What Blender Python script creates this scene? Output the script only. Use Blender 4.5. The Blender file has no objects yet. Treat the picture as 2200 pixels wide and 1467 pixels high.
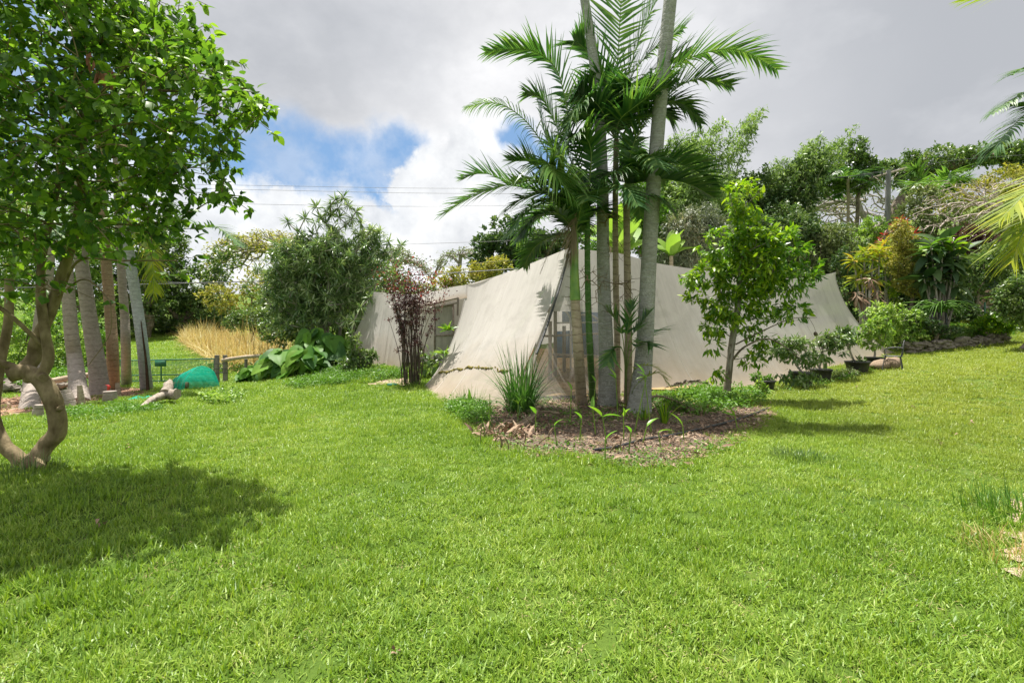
import bpy, math, random
import numpy as np
from math import radians, sin, cos, pi
random.seed(7); RNG = np.random.default_rng(7)
SC = bpy.context.scene
COL = SC.collection

# ------------------------------------------------------------------ camera
F, CU, HV, EYE = 1050.0, 1100.0, 705.0, 1.6      # focal (px of the 2200 px photo), centre column, horizon row, eye height
cd = bpy.data.cameras.new('camera'); cam = bpy.data.objects.new('camera', cd); COL.objects.link(cam)
cd.sensor_width = 36; cd.lens = 36*F/2200; cd.shift_y = -(733.5-HV)/2200
cd.clip_start = 0.05; cd.clip_end = 3000
cam.location = (0, 0, EYE); cam.rotation_euler = (radians(90), 0, 0)
SC.camera = cam

# ------------------------------------------------------------------ light
SUN_EL = radians(75); SUN_XY = np.array([-0.55, 0.835]); SUN_XY = SUN_XY/np.linalg.norm(SUN_XY)
ld = bpy.data.lights.new('sun', 'SUN'); ld.energy = 5.0; ld.angle = radians(0.6); ld.color = (1.0, 0.955, 0.88)
sun = bpy.data.objects.new('sun', ld); COL.objects.link(sun)
from mathutils import Vector
sv = Vector((SUN_XY[0]*cos(SUN_EL), SUN_XY[1]*cos(SUN_EL), sin(SUN_EL)))
sun.rotation_euler = sv.to_track_quat('Z', 'Y').to_euler()
SC.view_settings.view_transform = 'Standard'; SC.view_settings.look = 'None'
SC.view_settings.exposure = 0.95; SC.view_settings.gamma = 1.0
SC.cycles.max_bounces = 8; SC.cycles.transparent_max_bounces = 12
SC.cycles.diffuse_bounces = 3; SC.cycles.glossy_bounces = 2; SC.cycles.transmission_bounces = 4
SC.cycles.sample_clamp_indirect = 4.0

world = bpy.data.worlds.new('World'); SC.world = world; world.use_nodes = True
class NT:
    """tiny node-tree helper"""
    def __init__(s, tree): s.t = tree; s.n = tree.nodes; s.l = tree.links
    def new(s, typ, **kw):
        nd = s.n.new(typ)
        for k, v in kw.items():
            if k.startswith('i_'): nd.inputs[int(k[2:])].default_value = v
            else: setattr(nd, k, v)
        return nd
    def link(s, a, b): s.l.new(a, b)
    def math(s, op, a, b=None, c=None, clamp=False):
        nd = s.n.new('ShaderNodeMath'); nd.operation = op; nd.use_clamp = clamp
        for i, x in enumerate((a, b, c)):
            if x is None: continue
            if isinstance(x, (int, float)): nd.inputs[i].default_value = x
            else: s.link(x, nd.inputs[i])
        return nd.outputs[0]
    def vmath(s, op, a, b=None, scale=None):
        nd = s.n.new('ShaderNodeVectorMath'); nd.operation = op
        for i, x in enumerate((a, b)):
            if x is None: continue
            if isinstance(x, tuple): nd.inputs[i].default_value = x
            else: s.link(x, nd.inputs[i])
        if scale is not None:
            if isinstance(scale, (int, float)): nd.inputs['Scale'].default_value = scale
            else: s.link(scale, nd.inputs['Scale'])
        return nd.outputs['Value'] if op in ('DISTANCE', 'LENGTH', 'DOT_PRODUCT') else nd.outputs[0]
    def mix(s, fac, a, b, blend='MIX'):
        nd = s.n.new('ShaderNodeMix'); nd.data_type = 'RGBA'; nd.blend_type = blend
        for sock, x in ((nd.inputs[0], fac), (nd.inputs[6], a), (nd.inputs[7], b)):
            if isinstance(x, (int, float)): sock.default_value = x
            elif isinstance(x, tuple): sock.default_value = x if len(x) == 4 else (*x, 1)
            else: s.link(x, sock)
        return nd.outputs[2]
    def noise(s, vec, scale, detail=4, rough=.55, col=False, dist=0.0):
        nd = s.n.new('ShaderNodeTexNoise'); nd.inputs['Scale'].default_value = scale
        nd.inputs['Detail'].default_value = detail; nd.inputs['Roughness'].default_value = rough
        nd.inputs['Distortion'].default_value = dist
        if vec is not None: s.link(vec, nd.inputs['Vector'])
        return nd.outputs['Color'] if col else nd.outputs[0]
    def rng(s, x, a, b, c=0.0, d=1.0, smooth=False):
        nd = s.n.new('ShaderNodeMapRange'); nd.interpolation_type = 'SMOOTHSTEP' if smooth else 'LINEAR'
        s.link(x, nd.inputs[0])
        for i, v in enumerate((a, b, c, d)): nd.inputs[i+1].default_value = v
        return nd.outputs[0]
    def ramp(s, x, stops):
        nd = s.n.new('ShaderNodeValToRGB'); cr = nd.color_ramp
        while len(cr.elements) < len(stops): cr.elements.new(0.5)
        for e, (p, c) in zip(cr.elements, stops): e.position = p; e.color = (*c, 1)
        s.link(x, nd.inputs[0]); return nd.outputs[0]

w = NT(world.node_tree); w.n.clear()
wo = w.new('ShaderNodeOutputWorld')
sky = w.new('ShaderNodeTexSky', sky_type='NISHITA', sun_disc=False, sun_elevation=SUN_EL,
            sun_rotation=math.atan2(SUN_XY[0], SUN_XY[1]))
tc = w.new('ShaderNodeTexCoord'); D = w.vmath('NORMALIZE', tc.outputs['Generated'])
def sdir(u, v):
    d = np.array([(u-CU)/F, 1, (HV-v)/F]); d /= np.linalg.norm(d); return tuple(d)
n1 = w.noise(D, 5.0, 9, .6, col=True)
Dw = w.vmath('ADD', D, w.vmath('SCALE', w.vmath('SUBTRACT', n1, (.5, .5, .5)), scale=.16))
n2 = w.noise(D, 14.0, 8, .62, col=True)
Dc = w.vmath('ADD', D, w.vmath('SCALE', w.vmath('SUBTRACT', n2, (.5, .5, .5)), scale=.13))
def blobs(vec, lst, soft):
    out = None
    for (u, v, r) in lst:
        d = w.vmath('DISTANCE', vec, sdir(u, v))
        m = w.rng(d, r*(1-soft), r*(1+soft), 1, 0, smooth=True)
        out = m if out is None else w.math('MAXIMUM', out, m)
    return out
blue = blobs(Dw, [(570, 340, .05), (640, 380, .085), (740, 365, .065), (840, 330, .06), (700, 430, .085), (820, 400, .075), (1120, 310, .05),
                  (1160, 370, .065), (830, 470, .06), (90, 250, .14), (250, 420, .12), (450, 420, .12), (-300, 300, .3)], .35)
cumu = blobs(Dc, [(1010, 350, .075), (950, 400, .075), (890, 420, .05), (1060, 420, .09), (930, 500, .08), (850, 560, .10), (1000, 520, .12),
                  (700, 540, .12), (560, 500, .09), (600, 450, .05), (520, 440, .04), (690, 470, .05), (780, 500, .06), (540, 600, .16), (300, 600, .2)], .22)
big = w.noise(w.vmath('MULTIPLY', D, (1, 1, 1.8)), 2.3, 7, .52)
fine = w.noise(w.vmath('MULTIPLY', D, (1, 1, 1.6)), 6.0, 9, .6)
t = w.math('ADD', w.math('MULTIPLY', big, .7), w.math('MULTIPLY', fine, .3))
base = w.ramp(t, [(.40, (.33, .34, .36)), (.49, (.50, .505, .52)), (.57, (.74, .74, .745))])
bright = blobs(Dw, [(900, 250, .16), (1150, 150, .30), (1400, 60, .22), (1080, 230, .2), (1620, 250, .15)], .8)
base = w.mix(w.math('MULTIPLY', bright, .55), base, (.62, .62, .63))
dark = blobs(Dw, [(2050, 230, .33), (1800, 330, .16), (2300, 0, .5), (760, 20, .16), (560, 60, .16)], .7)
base = w.mix(w.math('MULTIPLY', dark, .62), base, (.325, .34, .37))
cc = w.ramp(w.noise(D, 7.0, 9, .62), [(.32, (.46, .475, .50)), (.50, (.62, .63, .64)), (.66, (.80, .80, .80))])
skyb = w.mix(1.0, w.vmath('SCALE', sky.outputs[0], scale=.10), (.62, .92, 1.35), 'MULTIPLY')
skyb = w.mix(.75, skyb, (.18, .29, .42))
c0 = w.mix(w.math('MULTIPLY', blue, w.rng(w.noise(D, 6.5, 8, .6), .38, .52, .72, 1.0)), base, skyb)
c1 = w.mix(w.math('MULTIPLY', cumu, .96), c0, cc)
bg = w.new('ShaderNodeBackground'); w.link(c1, bg.inputs[0]); bg.inputs[1].default_value = 0.82
w.link(bg.outputs[0], wo.inputs[0])

# ------------------------------------------------------------------ terrain
def pz(v, Y): return EYE + (HV-v)/F*Y
def P(u, v, Y): return np.array([(u-CU)/F*Y, Y, pz(v, Y)])
CP = [(0,0,0),(-3,3,0),(3,3,0),(-5.6,5.7,0),(0,6,0),(5,6,.03),(-10,3,0),(10,2,.1),(0,-6,0),(-12,-6,0),(12,-6,.1)]
for (u, v, Y) in [(1370,885,9.35),(1065,875,9.9),(905,832,13),(470,818,18),(300,840,15.5),(0,880,10),(60,862,13),(600,812,17),(740,772,17.8),
                  (860,797,15),(1640,835,13),(1560,855,11.3),(1720,830,13.3),(1930,785,16),(2050,752,18.5),(2200,715,20),(2200,780,12),
                  (2200,880,8.5),(2200,960,6.5),(2000,694,22),(2150,640,30),(1900,610,35),(2250,560,40),(1500,640,36),(1250,665,36),
                  (1000,680,40),(600,690,52),(400,708,50),(0,690,45),(300,762,30),(300,733,40),(120,720,40),(2500,480,100),(1500,560,100),
                  (1000,620,120),(0,650,120),(-300,650,60),(1300,750,17),(1560,740,19)]:
    p = P(u, v, Y); CP.append(tuple(p))
CP += [(-150,-100,0),(150,-100,8),(0,-120,0),(-200,100,6),(200,100,50),(-200,400,30),(0,400,35),(200,400,60),(400,-200,40),(-400,-200,0),(30,0,2),(30,12,3.2)]
CP = np.array(CP); 
def _U(r2): return np.where(r2 > 1e-9, r2*np.log(np.maximum(r2, 1e-9)), 0)
_n = len(CP); _K = _U(((CP[:, None, :2]-CP[None, :, :2])**2).sum(-1)) + np.eye(_n)*1.5
_Pm = np.hstack([np.ones((_n, 1)), CP[:, :2]]); _A = np.zeros((_n+3, _n+3)); _A[:_n, :_n] = _K; _A[:_n, _n:] = _Pm; _A[_n:, :_n] = _Pm.T
_W = np.linalg.solve(_A, np.concatenate([CP[:, 2], np.zeros(3)]))
def tz(x, y):
    x = np.atleast_1d(np.asarray(x, float)); y = np.atleast_1d(np.asarray(y, float)); sh = x.shape; x = x.ravel(); y = y.ravel()
    out = np.empty_like(x)
    for i in range(0, len(x), 20000):
        xs, ys = x[i:i+20000], y[i:i+20000]
        r2 = (xs[:, None]-CP[None, :, 0])**2 + (ys[:, None]-CP[None, :, 1])**2
        out[i:i+20000] = _U(r2)@_W[:_n] + _W[_n] + _W[_n+1]*xs + _W[_n+2]*ys
    # the little retaining step at the right
    s = wall_s(x, y)
    out += .40*s
    return out.reshape(sh)
WALLA, WALLB = P(1955, 750, 18.6)[:2], P(2165, 740, 18.9)[:2]
def wall_s(x, y):
    d = (WALLB-WALLA); L = np.linalg.norm(d); d = d/L; n = np.array([-d[1], d[0]])
    a = (x-WALLA[0])*d[0] + (y-WALLA[1])*d[1]; b = (x-WALLA[0])*n[0] + (y-WALLA[1])*n[1]
    ss = lambda q: np.clip(q, 0, 1)**2*(3-2*np.clip(q, 0, 1))
    return ss((b+.02)/.25)*ss(1-(b-1)/5)*ss((a+1.0)/1.2)*ss((L+1.2-a)/2.0)
def Z(x, y): return float(tz([x], [y])[0])
def G(u, v, y0=1.2, y1=90):
    """the ground point seen at photo pixel (u, v)"""
    Ys = np.geomspace(y0, y1, 500); xs = (u-CU)/F*Ys; zr = EYE+(HV-v)/F*Ys
    zz = tz(xs, Ys); k = np.argmax(zr < zz)
    if zr[k] >= zz[k]: k = len(Ys)-1
    k0 = max(k-1, 0); a = zr[k0]-zz[k0]; b = zr[k]-zz[k]; f = a/(a-b) if a != b else 0
    Y = Ys[k0]+(Ys[k]-Ys[k0])*f; return np.array([(u-CU)/F*Y, Y, Z((u-CU)/F*Y, Y)])
def GY(u, Y): x = (u-CU)/F*Y; return np.array([x, Y, Z(x, Y)])

# ------------------------------------------------------------------ mesh helpers
class MB:
    def __init__(s): s.V = []; s.F = []; s.M = []; s.n = 0; s.uv = []
    def add(s, V, Fa, m=0, uv=None):
        V = np.asarray(V, float).reshape(-1, 3); Fa = np.asarray(Fa, int)
        s.V.append(V); s.F.append(Fa+s.n); s.M.append(np.full(len(Fa), m)); s.uv.append(uv); s.n += len(V); return s
    def build(s, name, mat, parent=None, smooth=True, **tags):
        V = np.concatenate(s.V); org = np.array(parent.location) if parent is not None else np.zeros(3)
        V = V-org
        li = np.concatenate([f.ravel() for f in s.F]); tot = np.concatenate([np.full(len(f), f.shape[1]) for f in s.F])
        st = np.concatenate([[0], np.cumsum(tot)[:-1]])
        me = bpy.data.meshes.new(name); me.vertices.add(len(V)); me.vertices.foreach_set('co', V.ravel().astype(np.float32))
        me.loops.add(len(li)); me.loops.foreach_set('vertex_index', li.astype(np.int32))
        me.polygons.add(len(tot)); me.polygons.foreach_set('loop_start', st.astype(np.int32))
        try: me.polygons.foreach_set('loop_total', tot.astype(np.int32))
        except Exception: pass
        me.polygons.foreach_set('material_index', np.concatenate(s.M).astype(np.int32))
        me.polygons.foreach_set('use_smooth', np.full(len(tot), bool(smooth)))
        if s.uv and s.uv[0] is not None:
            U = np.concatenate(s.uv)[li]; lay = me.uv_layers.new(name='UVMap'); lay.data.foreach_set('uv', U.ravel().astype(np.float32))
        me.update(calc_edges=True); me.validate()
        for m in (mat if isinstance(mat, (list, tuple)) else [mat]): me.materials.append(m)
        o = bpy.data.objects.new(name, me); COL.objects.link(o)
        if parent is not None: o.parent = parent
        for k, v in tags.items(): o[k] = v
        return o
def thing(name, label, cat, loc, group=None):
    o = bpy.data.objects.new(name, None); COL.objects.link(o); o.location = tuple(float(a) for a in loc); o.empty_display_size = .2
    o['label'] = label; o['category'] = cat
    if group: o['group'] = group
    bpy.context.view_layer.update() if False else None
    return o
def catmull(pts, n):
    pts = np.asarray(pts, float)
    if len(pts) == 2: return pts[0]+(pts[1]-pts[0])*np.linspace(0, 1, n)[:, None]
    ext = np.vstack([2*pts[0]-pts[1], pts, 2*pts[-1]-pts[-2]]); m = len(pts)-1
    T = np.linspace(0, m, n); i = np.minimum(T.astype(int), m-1); t = (T-i)[:, None]
    a, b, c, d = ext[i], ext[i+1], ext[i+2], ext[i+3]
    return .5*((2*b)+(-a+c)*t+(2*a-5*b+4*c-d)*t*t+(-a+3*b-3*c+d)*t**3)
def unit(v): v = np.asarray(v, float); return v/np.maximum(np.linalg.norm(v, axis=-1, keepdims=True), 1e-9)
def tube(mb, pts, rad, k=8, m=0, cap=True, jit=0.0, rings=0.0):
    pts = np.asarray(pts, float); n = len(pts); rad = np.broadcast_to(np.asarray(rad, float), (n,)).copy()
    tan = unit(np.gradient(pts, axis=0)); ref = np.array([0, 0, 1.0]) if abs(tan[0][2]) < .9 else np.array([1.0, 0, 0])
    a = unit(np.cross(tan[0], ref)); A = [a]
    for i in range(1, n):
        a = A[-1]-tan[i]*np.dot(A[-1], tan[i]); A.append(unit(a))
    A = np.array(A); B = np.cross(tan, A); th = np.arange(k)*2*pi/k
    R = rad[:, None]*np.ones(k)[None]
    if jit: R = R*(1+jit*RNG.standard_normal(R.shape))
    if rings: R = R*(1+rings*(np.arange(n)%2)[:, None])
    V = pts[:, None]+R[..., None]*(np.cos(th)[None, :, None]*A[:, None]+np.sin(th)[None, :, None]*B[:, None])
    uv = np.stack(np.broadcast_arrays(th[None, :]/(2*pi), np.linspace(0, 1, n)[:, None]), -1).reshape(-1, 2)
    i, j = np.meshgrid(np.arange(n-1), np.arange(k), indexing='ij'); j2 = (j+1) % k
    Fq = np.stack([i*k+j, i*k+j2, (i+1)*k+j2, (i+1)*k+j], -1).reshape(-1, 4)
    mb.add(V, Fq, m)
    if cap:
        c = mb.n; j = np.arange(k)
        mb.add(np.vstack([pts[0], V[0]]), np.stack([np.zeros(k, int), 1+(j+1) % k, 1+j], -1), m)
        mb.add(np.vstack([pts[-1], V[-1]]), np.stack([np.zeros(k, int), 1+j, 1+(j+1) % k], -1), m)
    return mb
def box(mb, c, s, R=None, m=0):
    c = np.asarray(c, float); s = np.asarray(s, float)/2
    V = np.array([[x, y, z] for x in (-1, 1) for y in (-1, 1) for z in (-1, 1)])*s
    if R is not None: V = V@np.asarray(R).T
    mb.add(V+c, [[0, 1, 3, 2], [4, 6, 7, 5], [0, 4, 5, 1], [2, 3, 7, 6], [0, 2, 6, 4], [1, 5, 7, 3]], m); return mb
def rz(a): return np.array([[cos(a), -sin(a), 0], [sin(a), cos(a), 0], [0, 0, 1]])
def bar(mb, a, b, w_, h_, m=0):
    a = np.asarray(a, float); b = np.asarray(b, float); d = unit(b-a); up = np.array([0, 0, 1.]) if abs(d[2]) < .95 else np.array([0, 1., 0])
    x = unit(np.cross(d, up)); y = np.cross(x, d); R = np.stack([x, d, y], 1); box(mb, (a+b)/2, (w_, np.linalg.norm(b-a), h_), R, m)

# leaf templates: y along the leaf, z its upper side
def T_leaf(w=.45, fold=.12, droop=.18, n=3, tip=1.6):
    ys = np.linspace(0, 1, n+2); V = []; 
    prof = lambda t: w/2*np.sin(pi*np.clip(t, 0, 1)**(.75))**.85
    V = [[0, 0, 0]]; idx = []
    for y in ys[1:-1]:
        z = -droop*y*y; V += [[-prof(y), y, z+fold*prof(y)*2], [0, y, z], [prof(y), y, z+fold*prof(y)*2]]
    V.append([0, 1, -droop]); V = np.array(V); Q = []; T = [[0, 2, 1], [0, 3, 2]]
    for k in range(n-1):
        a = 1+3*k; Q += [[a, a+1, a+4, a+3], [a+1, a+2, a+5, a+4]]
    a = 1+3*(n-1); e = len(V)-1; T += [[a, a+1, e], [a+1, a+2, e]]
    Q += [t+[t[-1]] for t in []]
    return V, np.array(T), (np.array(Q) if Q else None)
T_FINE = T_leaf(.52, .12, .22, 3); T_MID = T_leaf(.45, .15, .2, 2); T_FAR = T_leaf(.6, .2, .15, 1); T_NAR = T_leaf(.16, .1, .35, 3); T_OBL = T_leaf(.34, .1, .25, 2)
def leaves(mb, tpl, pos, d, up=None, s=.1, m=0, roll=None, wj=.15):
    """place a leaf at every pos, pointing along d, upper side towards up"""
    N = len(pos)
    if N == 0: return
    V, T, Q = tpl; d = unit(d)
    if up is None: up = np.tile([0, 0, 1.], (N, 1))+RNG.normal(0, .45, (N, 3))
    x = unit(np.cross(d, up)); z = np.cross(x, d)
    if roll is not None:
        c, s_ = np.cos(roll)[:, None], np.sin(roll)[:, None]; x, z = x*c+z*s_, z*c-x*s_
    s = np.broadcast_to(s, (N,)); wx = 1+wj*RNG.standard_normal(N)
    W = pos[:, None]+s[:, None, None]*(V[None, :, 0, None]*wx[:, None, None]*x[:, None]+V[None, :, 1, None]*d[:, None]+V[None, :, 2, None]*z[:, None])
    nv = len(V); off = (np.arange(N)*nv)[:, None, None]
    b = mb.n; mb.V.append(W.reshape(-1, 3)); mb.n += N*nv
    for Fa in (T, Q):
        if Fa is None: continue
        ff = (Fa[None]+off).reshape(-1, Fa.shape[1])+b; mb.F.append(ff); mb.M.append(np.full(len(ff), m))
    mb.uv.append(None)
def rand_dir(n): return unit(RNG.standard_normal((n, 3)))
def limbs(root, r_tip, tips, r_root=None, seg=.5, wob=.12, expo=2.3, rootdir=None):
    """a branching skeleton that joins every tip to the nearest limb already grown; returns (A, B, ra, rb)"""
    nodes = [np.asarray(p, float) for p in (root if np.ndim(root) == 2 else [root])]; par = list(range(-1, len(nodes)-1))
    order = np.argsort([np.linalg.norm(t-nodes[-1]) for t in tips]); N = np.array(nodes)
    dr = [0.0]
    for i in range(1, len(nodes)): dr.append(dr[-1]+np.linalg.norm(nodes[i]-nodes[i-1]))
    for k in order:
        t = tips[k]; dd = np.linalg.norm(N-t, axis=1); sc = dd+.35*np.array(dr)*(dd > 0); 
        if len(nodes) > 3: sc[:max(1, int(len(nodes) if len(par) < 2 else 1))] += .0
        j = int(np.argmin(sc)); a = N[j]; L = dd[j]
        if L < 1e-3: continue
        n = max(1, int(L/seg)); prev = j; new = []
        for q in range(1, n+1):
            f = q/n; p = a+(t-a)*f
            if q < n: p = p+RNG.normal(0, wob*seg, 3)+np.array([0, 0, -.05*L*sin(pi*f)])
            new.append(p); par.append(prev); dr.append(dr[prev]+L/n); prev = len(par)-1
        nodes += new; N = np.vstack([N, new])
    n = len(nodes); ch = np.zeros(n); r = np.zeros(n); has = np.zeros(n, bool)
    for p in par:
        if p >= 0: has[p] = True
    r[~has] = r_tip**expo
    for i in range(n-1, 0, -1): 
        r[par[i]] += r[i]
    r = r**(1/expo)
    if r_root is not None:
        f = np.clip((r-r_tip)/(r[0]-r_tip+1e-9), 0, 1); r = r_tip+(r_root-r_tip)*f
    A = np.array([nodes[par[i]] for i in range(1, n)]); B = np.array(nodes[1:]); ra = np.array([min(r[par[i]], r[i]*1.6) for i in range(1, n)]); rb = r[1:]
    return A, B, ra, rb
def add_limbs(mb, L, k=5, m=0):
    A, B, ra, rb = L; d = unit(B-A); ref = np.where(np.abs(d[:, 2:3]) < .9, np.array([[0, 0, 1.]]), np.array([[1., 0, 0]]))
    x = unit(np.cross(d, ref)); y = np.cross(d, x); th = np.arange(k)*2*pi/k
    ring = lambda C, r: C[:, None]+r[:, None, None]*(np.cos(th)[None, :, None]*x[:, None]+np.sin(th)[None, :, None]*y[:, None])
    V = np.concatenate([ring(A-d*ra[:, None]*.3, ra), ring(B+d*rb[:, None]*.3, rb)], 1); j = np.arange(k); j2 = (j+1) % k
    Fq = np.stack([j, j2, k+j2, k+j], -1); n = len(A)
    mb.add(V.reshape(-1, 3), (Fq[None]+(np.arange(n)*2*k)[:, None, None]).reshape(-1, 4), m)

# ------------------------------------------------------------------ materials
MATS = {}
def newmat(name):
    m = bpy.data.materials.new(name); m.use_nodes = True; nt = NT(m.node_tree); nt.n.clear(); MATS[name] = m
    return m, nt, nt.new('ShaderNodeOutputMaterial')
def leafmat(name, stops, trans=.35, rough=.45, spec=.4, pos_scale=.6, tcol=(1.15, 1.25, .55)):
    """a leaf: colour differs leaf by leaf and slowly through the crown; light shines through"""
    m, t, out = newmat(name); geo = t.new('ShaderNodeNewGeometry')
    rnd = geo.outputs['Random Per Island']; pn = t.noise(geo.outputs['Position'], pos_scale, 2, .5)
    x = t.math('ADD', t.math('MULTIPLY', rnd, .62), t.math('MULTIPLY', t.rng(pn, .3, .7), .38))
    n = len(stops); col = t.ramp(x, [(.06+.88*i/(n-1), c) for i, c in enumerate(stops)])
    p = t.new('ShaderNodeBsdfPrincipled'); t.link(col, p.inputs['Base Color']); p.inputs['Roughness'].default_value = rough
    p.inputs['Specular IOR Level'].default_value = spec
    tr = t.new('ShaderNodeBsdfTranslucent'); t.link(t.mix(1.0, col, (*tcol, 1), 'MULTIPLY'), tr.inputs[0])
    mx = t.new('ShaderNodeMixShader'); mx.inputs[0].default_value = trans; t.link(p.outputs[0], mx.inputs[1]); t.link(tr.outputs[0], mx.inputs[2])
    t.link(mx.outputs[0], out.inputs[0]); return m
def plainmat(name, c1, c2=None, scale=8, rough=.7, spec=.3, metal=0.0, bump=.3, stretch=(1, 1, 1), c3=None, detail=6, trans=0, alpha=None, lo=.35, hi=.65):
    m, t, out = newmat(name); geo = t.new('ShaderNodeNewGeometry'); c2 = c2 or tuple(a*.7 for a in c1)
    vec = t.vmath('MULTIPLY', geo.outputs['Position'], tuple(float(a) for a in stretch)); n = t.noise(vec, scale, detail, .6)
    col = t.ramp(n, [(lo, c1), (hi, c2)] + ([(.8, c3)] if c3 else []))
    p = t.new('ShaderNodeBsdfPrincipled'); t.link(col, p.inputs['Base Color']); p.inputs['Roughness'].default_value = rough
    p.inputs['Specular IOR Level'].default_value = spec; p.inputs['Metallic'].default_value = metal
    if bump:
        b = t.new('ShaderNodeBump'); b.inputs['Strength'].default_value = bump; b.inputs['Distance'].default_value = .02; t.link(n, b.inputs['Height']); t.link(b.outputs[0], p.inputs['Normal'])
    sh = p.outputs[0]
    if trans:
        tr = t.new('ShaderNodeBsdfTranslucent'); t.link(col, tr.inputs[0]); mx = t.new('ShaderNodeMixShader'); mx.inputs[0].default_value = trans
        t.link(sh, mx.inputs[1]); t.link(tr.outputs[0], mx.inputs[2]); sh = mx.outputs[0]
    if alpha is not None:
        tp = t.new('ShaderNodeBsdfTransparent'); mx = t.new('ShaderNodeMixShader'); mx.inputs[0].default_value = alpha
        t.link(tp.outputs[0], mx.inputs[1]); t.link(sh, mx.inputs[2]); sh = mx.outputs[0]
    t.link(sh, out.inputs[0]); return m
def palmbark(name, c1, c2, ring=(.5, .5, .48), freq=9.0, lichen=(.42, .43, .40)):
    """ringed palm stem: leaf-scar rings up the stem and pale lichen patches"""
    m, t, out = newmat(name); geo = t.new('ShaderNodeNewGeometry'); pos = geo.outputs['Position']
    wob = t.noise(pos, 6, 3); sep = t.new('ShaderNodeSeparateXYZ'); t.link(pos, sep.inputs[0])
    zz = t.math('ADD', t.math('MULTIPLY', sep.outputs[2], freq), t.math('MULTIPLY', wob, .9)); fr = t.math('FRACT', zz)
    ringm = t.rng(t.math('ABSOLUTE', t.math('SUBTRACT', fr, .5)), .40, .49)
    n = t.noise(t.vmath('MULTIPLY', pos, (1, 1, 1.7)), 11, 7, .68); col = t.ramp(n, [(.32, c1), (.68, c2)])
    li = t.rng(t.noise(pos, 38, 4, .6), .52, .60); li2 = t.rng(t.noise(pos, 3.0, 3, .6), .45, .6)
    col = t.mix(t.math('MULTIPLY', t.math('MULTIPLY', li, li2), .7), col, lichen)
    col = t.mix(t.math('MULTIPLY', ringm, t.rng(t.noise(pos, 2.2, 4), .35, .65, .2, .75)), col, ring)
    p = t.new('ShaderNodeBsdfPrincipled'); t.link(col, p.inputs['Base Color']); p.inputs['Roughness'].default_value = .85; p.inputs['Specular IOR Level'].default_value = .2
    b = t.new('ShaderNodeBump'); b.inputs['Strength'].default_value = .5; b.inputs['Distance'].default_value = .02
    t.link(t.math('SUBTRACT', n, ringm), b.inputs['Height']); t.link(b.outputs[0], p.inputs['Normal']); t.link(p.outputs[0], out.inputs[0]); return m
G_ = lambda r, g, b: (r, g, b)
M_avo = leafmat('avocado_leaf', [(.032, .080, .026), (.085, .18, .028), (.17, .30, .032), (.30, .44, .05)], .46, .42, .40, 1.2)
M_palm = leafmat('palm_leaflet', [(.028, .085, .032), (.055, .145, .042), (.105, .21, .05), (.20, .30, .07)], .36, .42, .4, 1.0)
M_palmy = leafmat('palm_leaflet_yellow', [(.12, .20, .02), (.28, .34, .02), (.50, .46, .02)], .40, .45, .4, 1.0)
M_palmlt = leafmat('palm_leaflet_light', [(.07, .16, .04), (.14, .27, .06), (.26, .36, .10)], .35, .35, .5, 2)
M_dry = leafmat('dead_frond', [(.16, .12, .08), (.28, .22, .15), (.38, .31, .22)], .2, .8, .1, 2, tcol=(1, .9, .7))
M_bark_avo = plainmat('avocado_bark', (.11, .085, .045), (.27, .215, .13), 9, .9, .1, bump=1.0, c3=(.34, .32, .26), detail=10, stretch=(1, 1, .55))
M_bark = plainmat('tree_bark', (.10, .08, .06), (.26, .22, .17), 7, .9, .1, bump=.6, stretch=(1, 1, .4))
M_barkg = plainmat('grey_bark', (.20, .18, .15), (.36, .33, .29), 7, .9, .1, bump=.4, stretch=(1, 1, .4))
M_kpalm = palmbark('king_palm_bark', (.19, .19, .165), (.34, .34, .31), (.42, .44, .42), 8.0)
M_kpalm2 = palmbark('palm_bark_left', (.225, .19, .16), (.37, .32, .28), (.20, .15, .12), 6.0, (.36, .31, .28))
M_orange = palmbark('palm_bark_orange', (.24, .16, .10), (.40, .28, .18), (.16, .10, .06), 6.0, (.4, .34, .25))
M_gpalm = palmbark('grey_palm_bark', (.26, .27, .27), (.42, .44, .46), (.20, .20, .20), 8.0, (.52, .54, .56))
# ------------------------------------------------------------------ ground
def inpoly(x, y, poly):
    poly = np.asarray(poly); c = np.zeros(x.shape, bool); j = len(poly)-1
    for i in range(len(poly)):
        xi, yi = poly[i]; xj, yj = poly[j]
        c ^= ((yi > y) != (yj > y)) & (x < (xj-xi)*(y-yi)/(yj-yi+1e-12)+xi); j = i
    return c
BED = np.array([G(u, v)[:2] for u, v in [(985,880),(1000,925),(1050,968),(1150,985),(1280,992),(1390,1012),(1480,1002),(1570,965),(1625,935),(1672,890),(1655,868),(1560,878),(1490,868),(1400,850),(1250,850),(1090,868)]])
BED2 = np.array([G(u, v)[:2] for u, v in [(-60,905),(60,895),(150,875),(260,858),(330,850),(350,838),(300,832),(200,835),(60,850),(-60,865)]])
BED3 = np.array([G(u, v)[:2] for u, v in [(785,826),(860,830),(900,826),(900,812),(850,812),(800,820)]])
m_g, t, out = newmat('lawn_ground')
geo = t.new('ShaderNodeNewGeometry'); pos = geo.outputs['Position']
n1 = t.noise(pos, .35, 5, .6); n2 = t.noise(pos, 3.0, 6, .7); n3 = t.noise(pos, 30, 4, .7)
gcol = t.ramp(n1, [(.35, (.065, .12, .02)), (.55, (.10, .16, .025)), (.7, (.15, .18, .04))])
gcol = t.mix(t.rng(n2, .45, .7, 0, .5), gcol, (.06, .12, .015)); gcol = t.mix(t.rng(n3, .45, .75, 0, .5), gcol, (.13, .20, .03))
soil = t.rng(t.noise(pos, 1.3, 6, .7), .60, .72, 0, .7); gcol = t.mix(soil, gcol, (.15, .13, .06))
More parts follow.
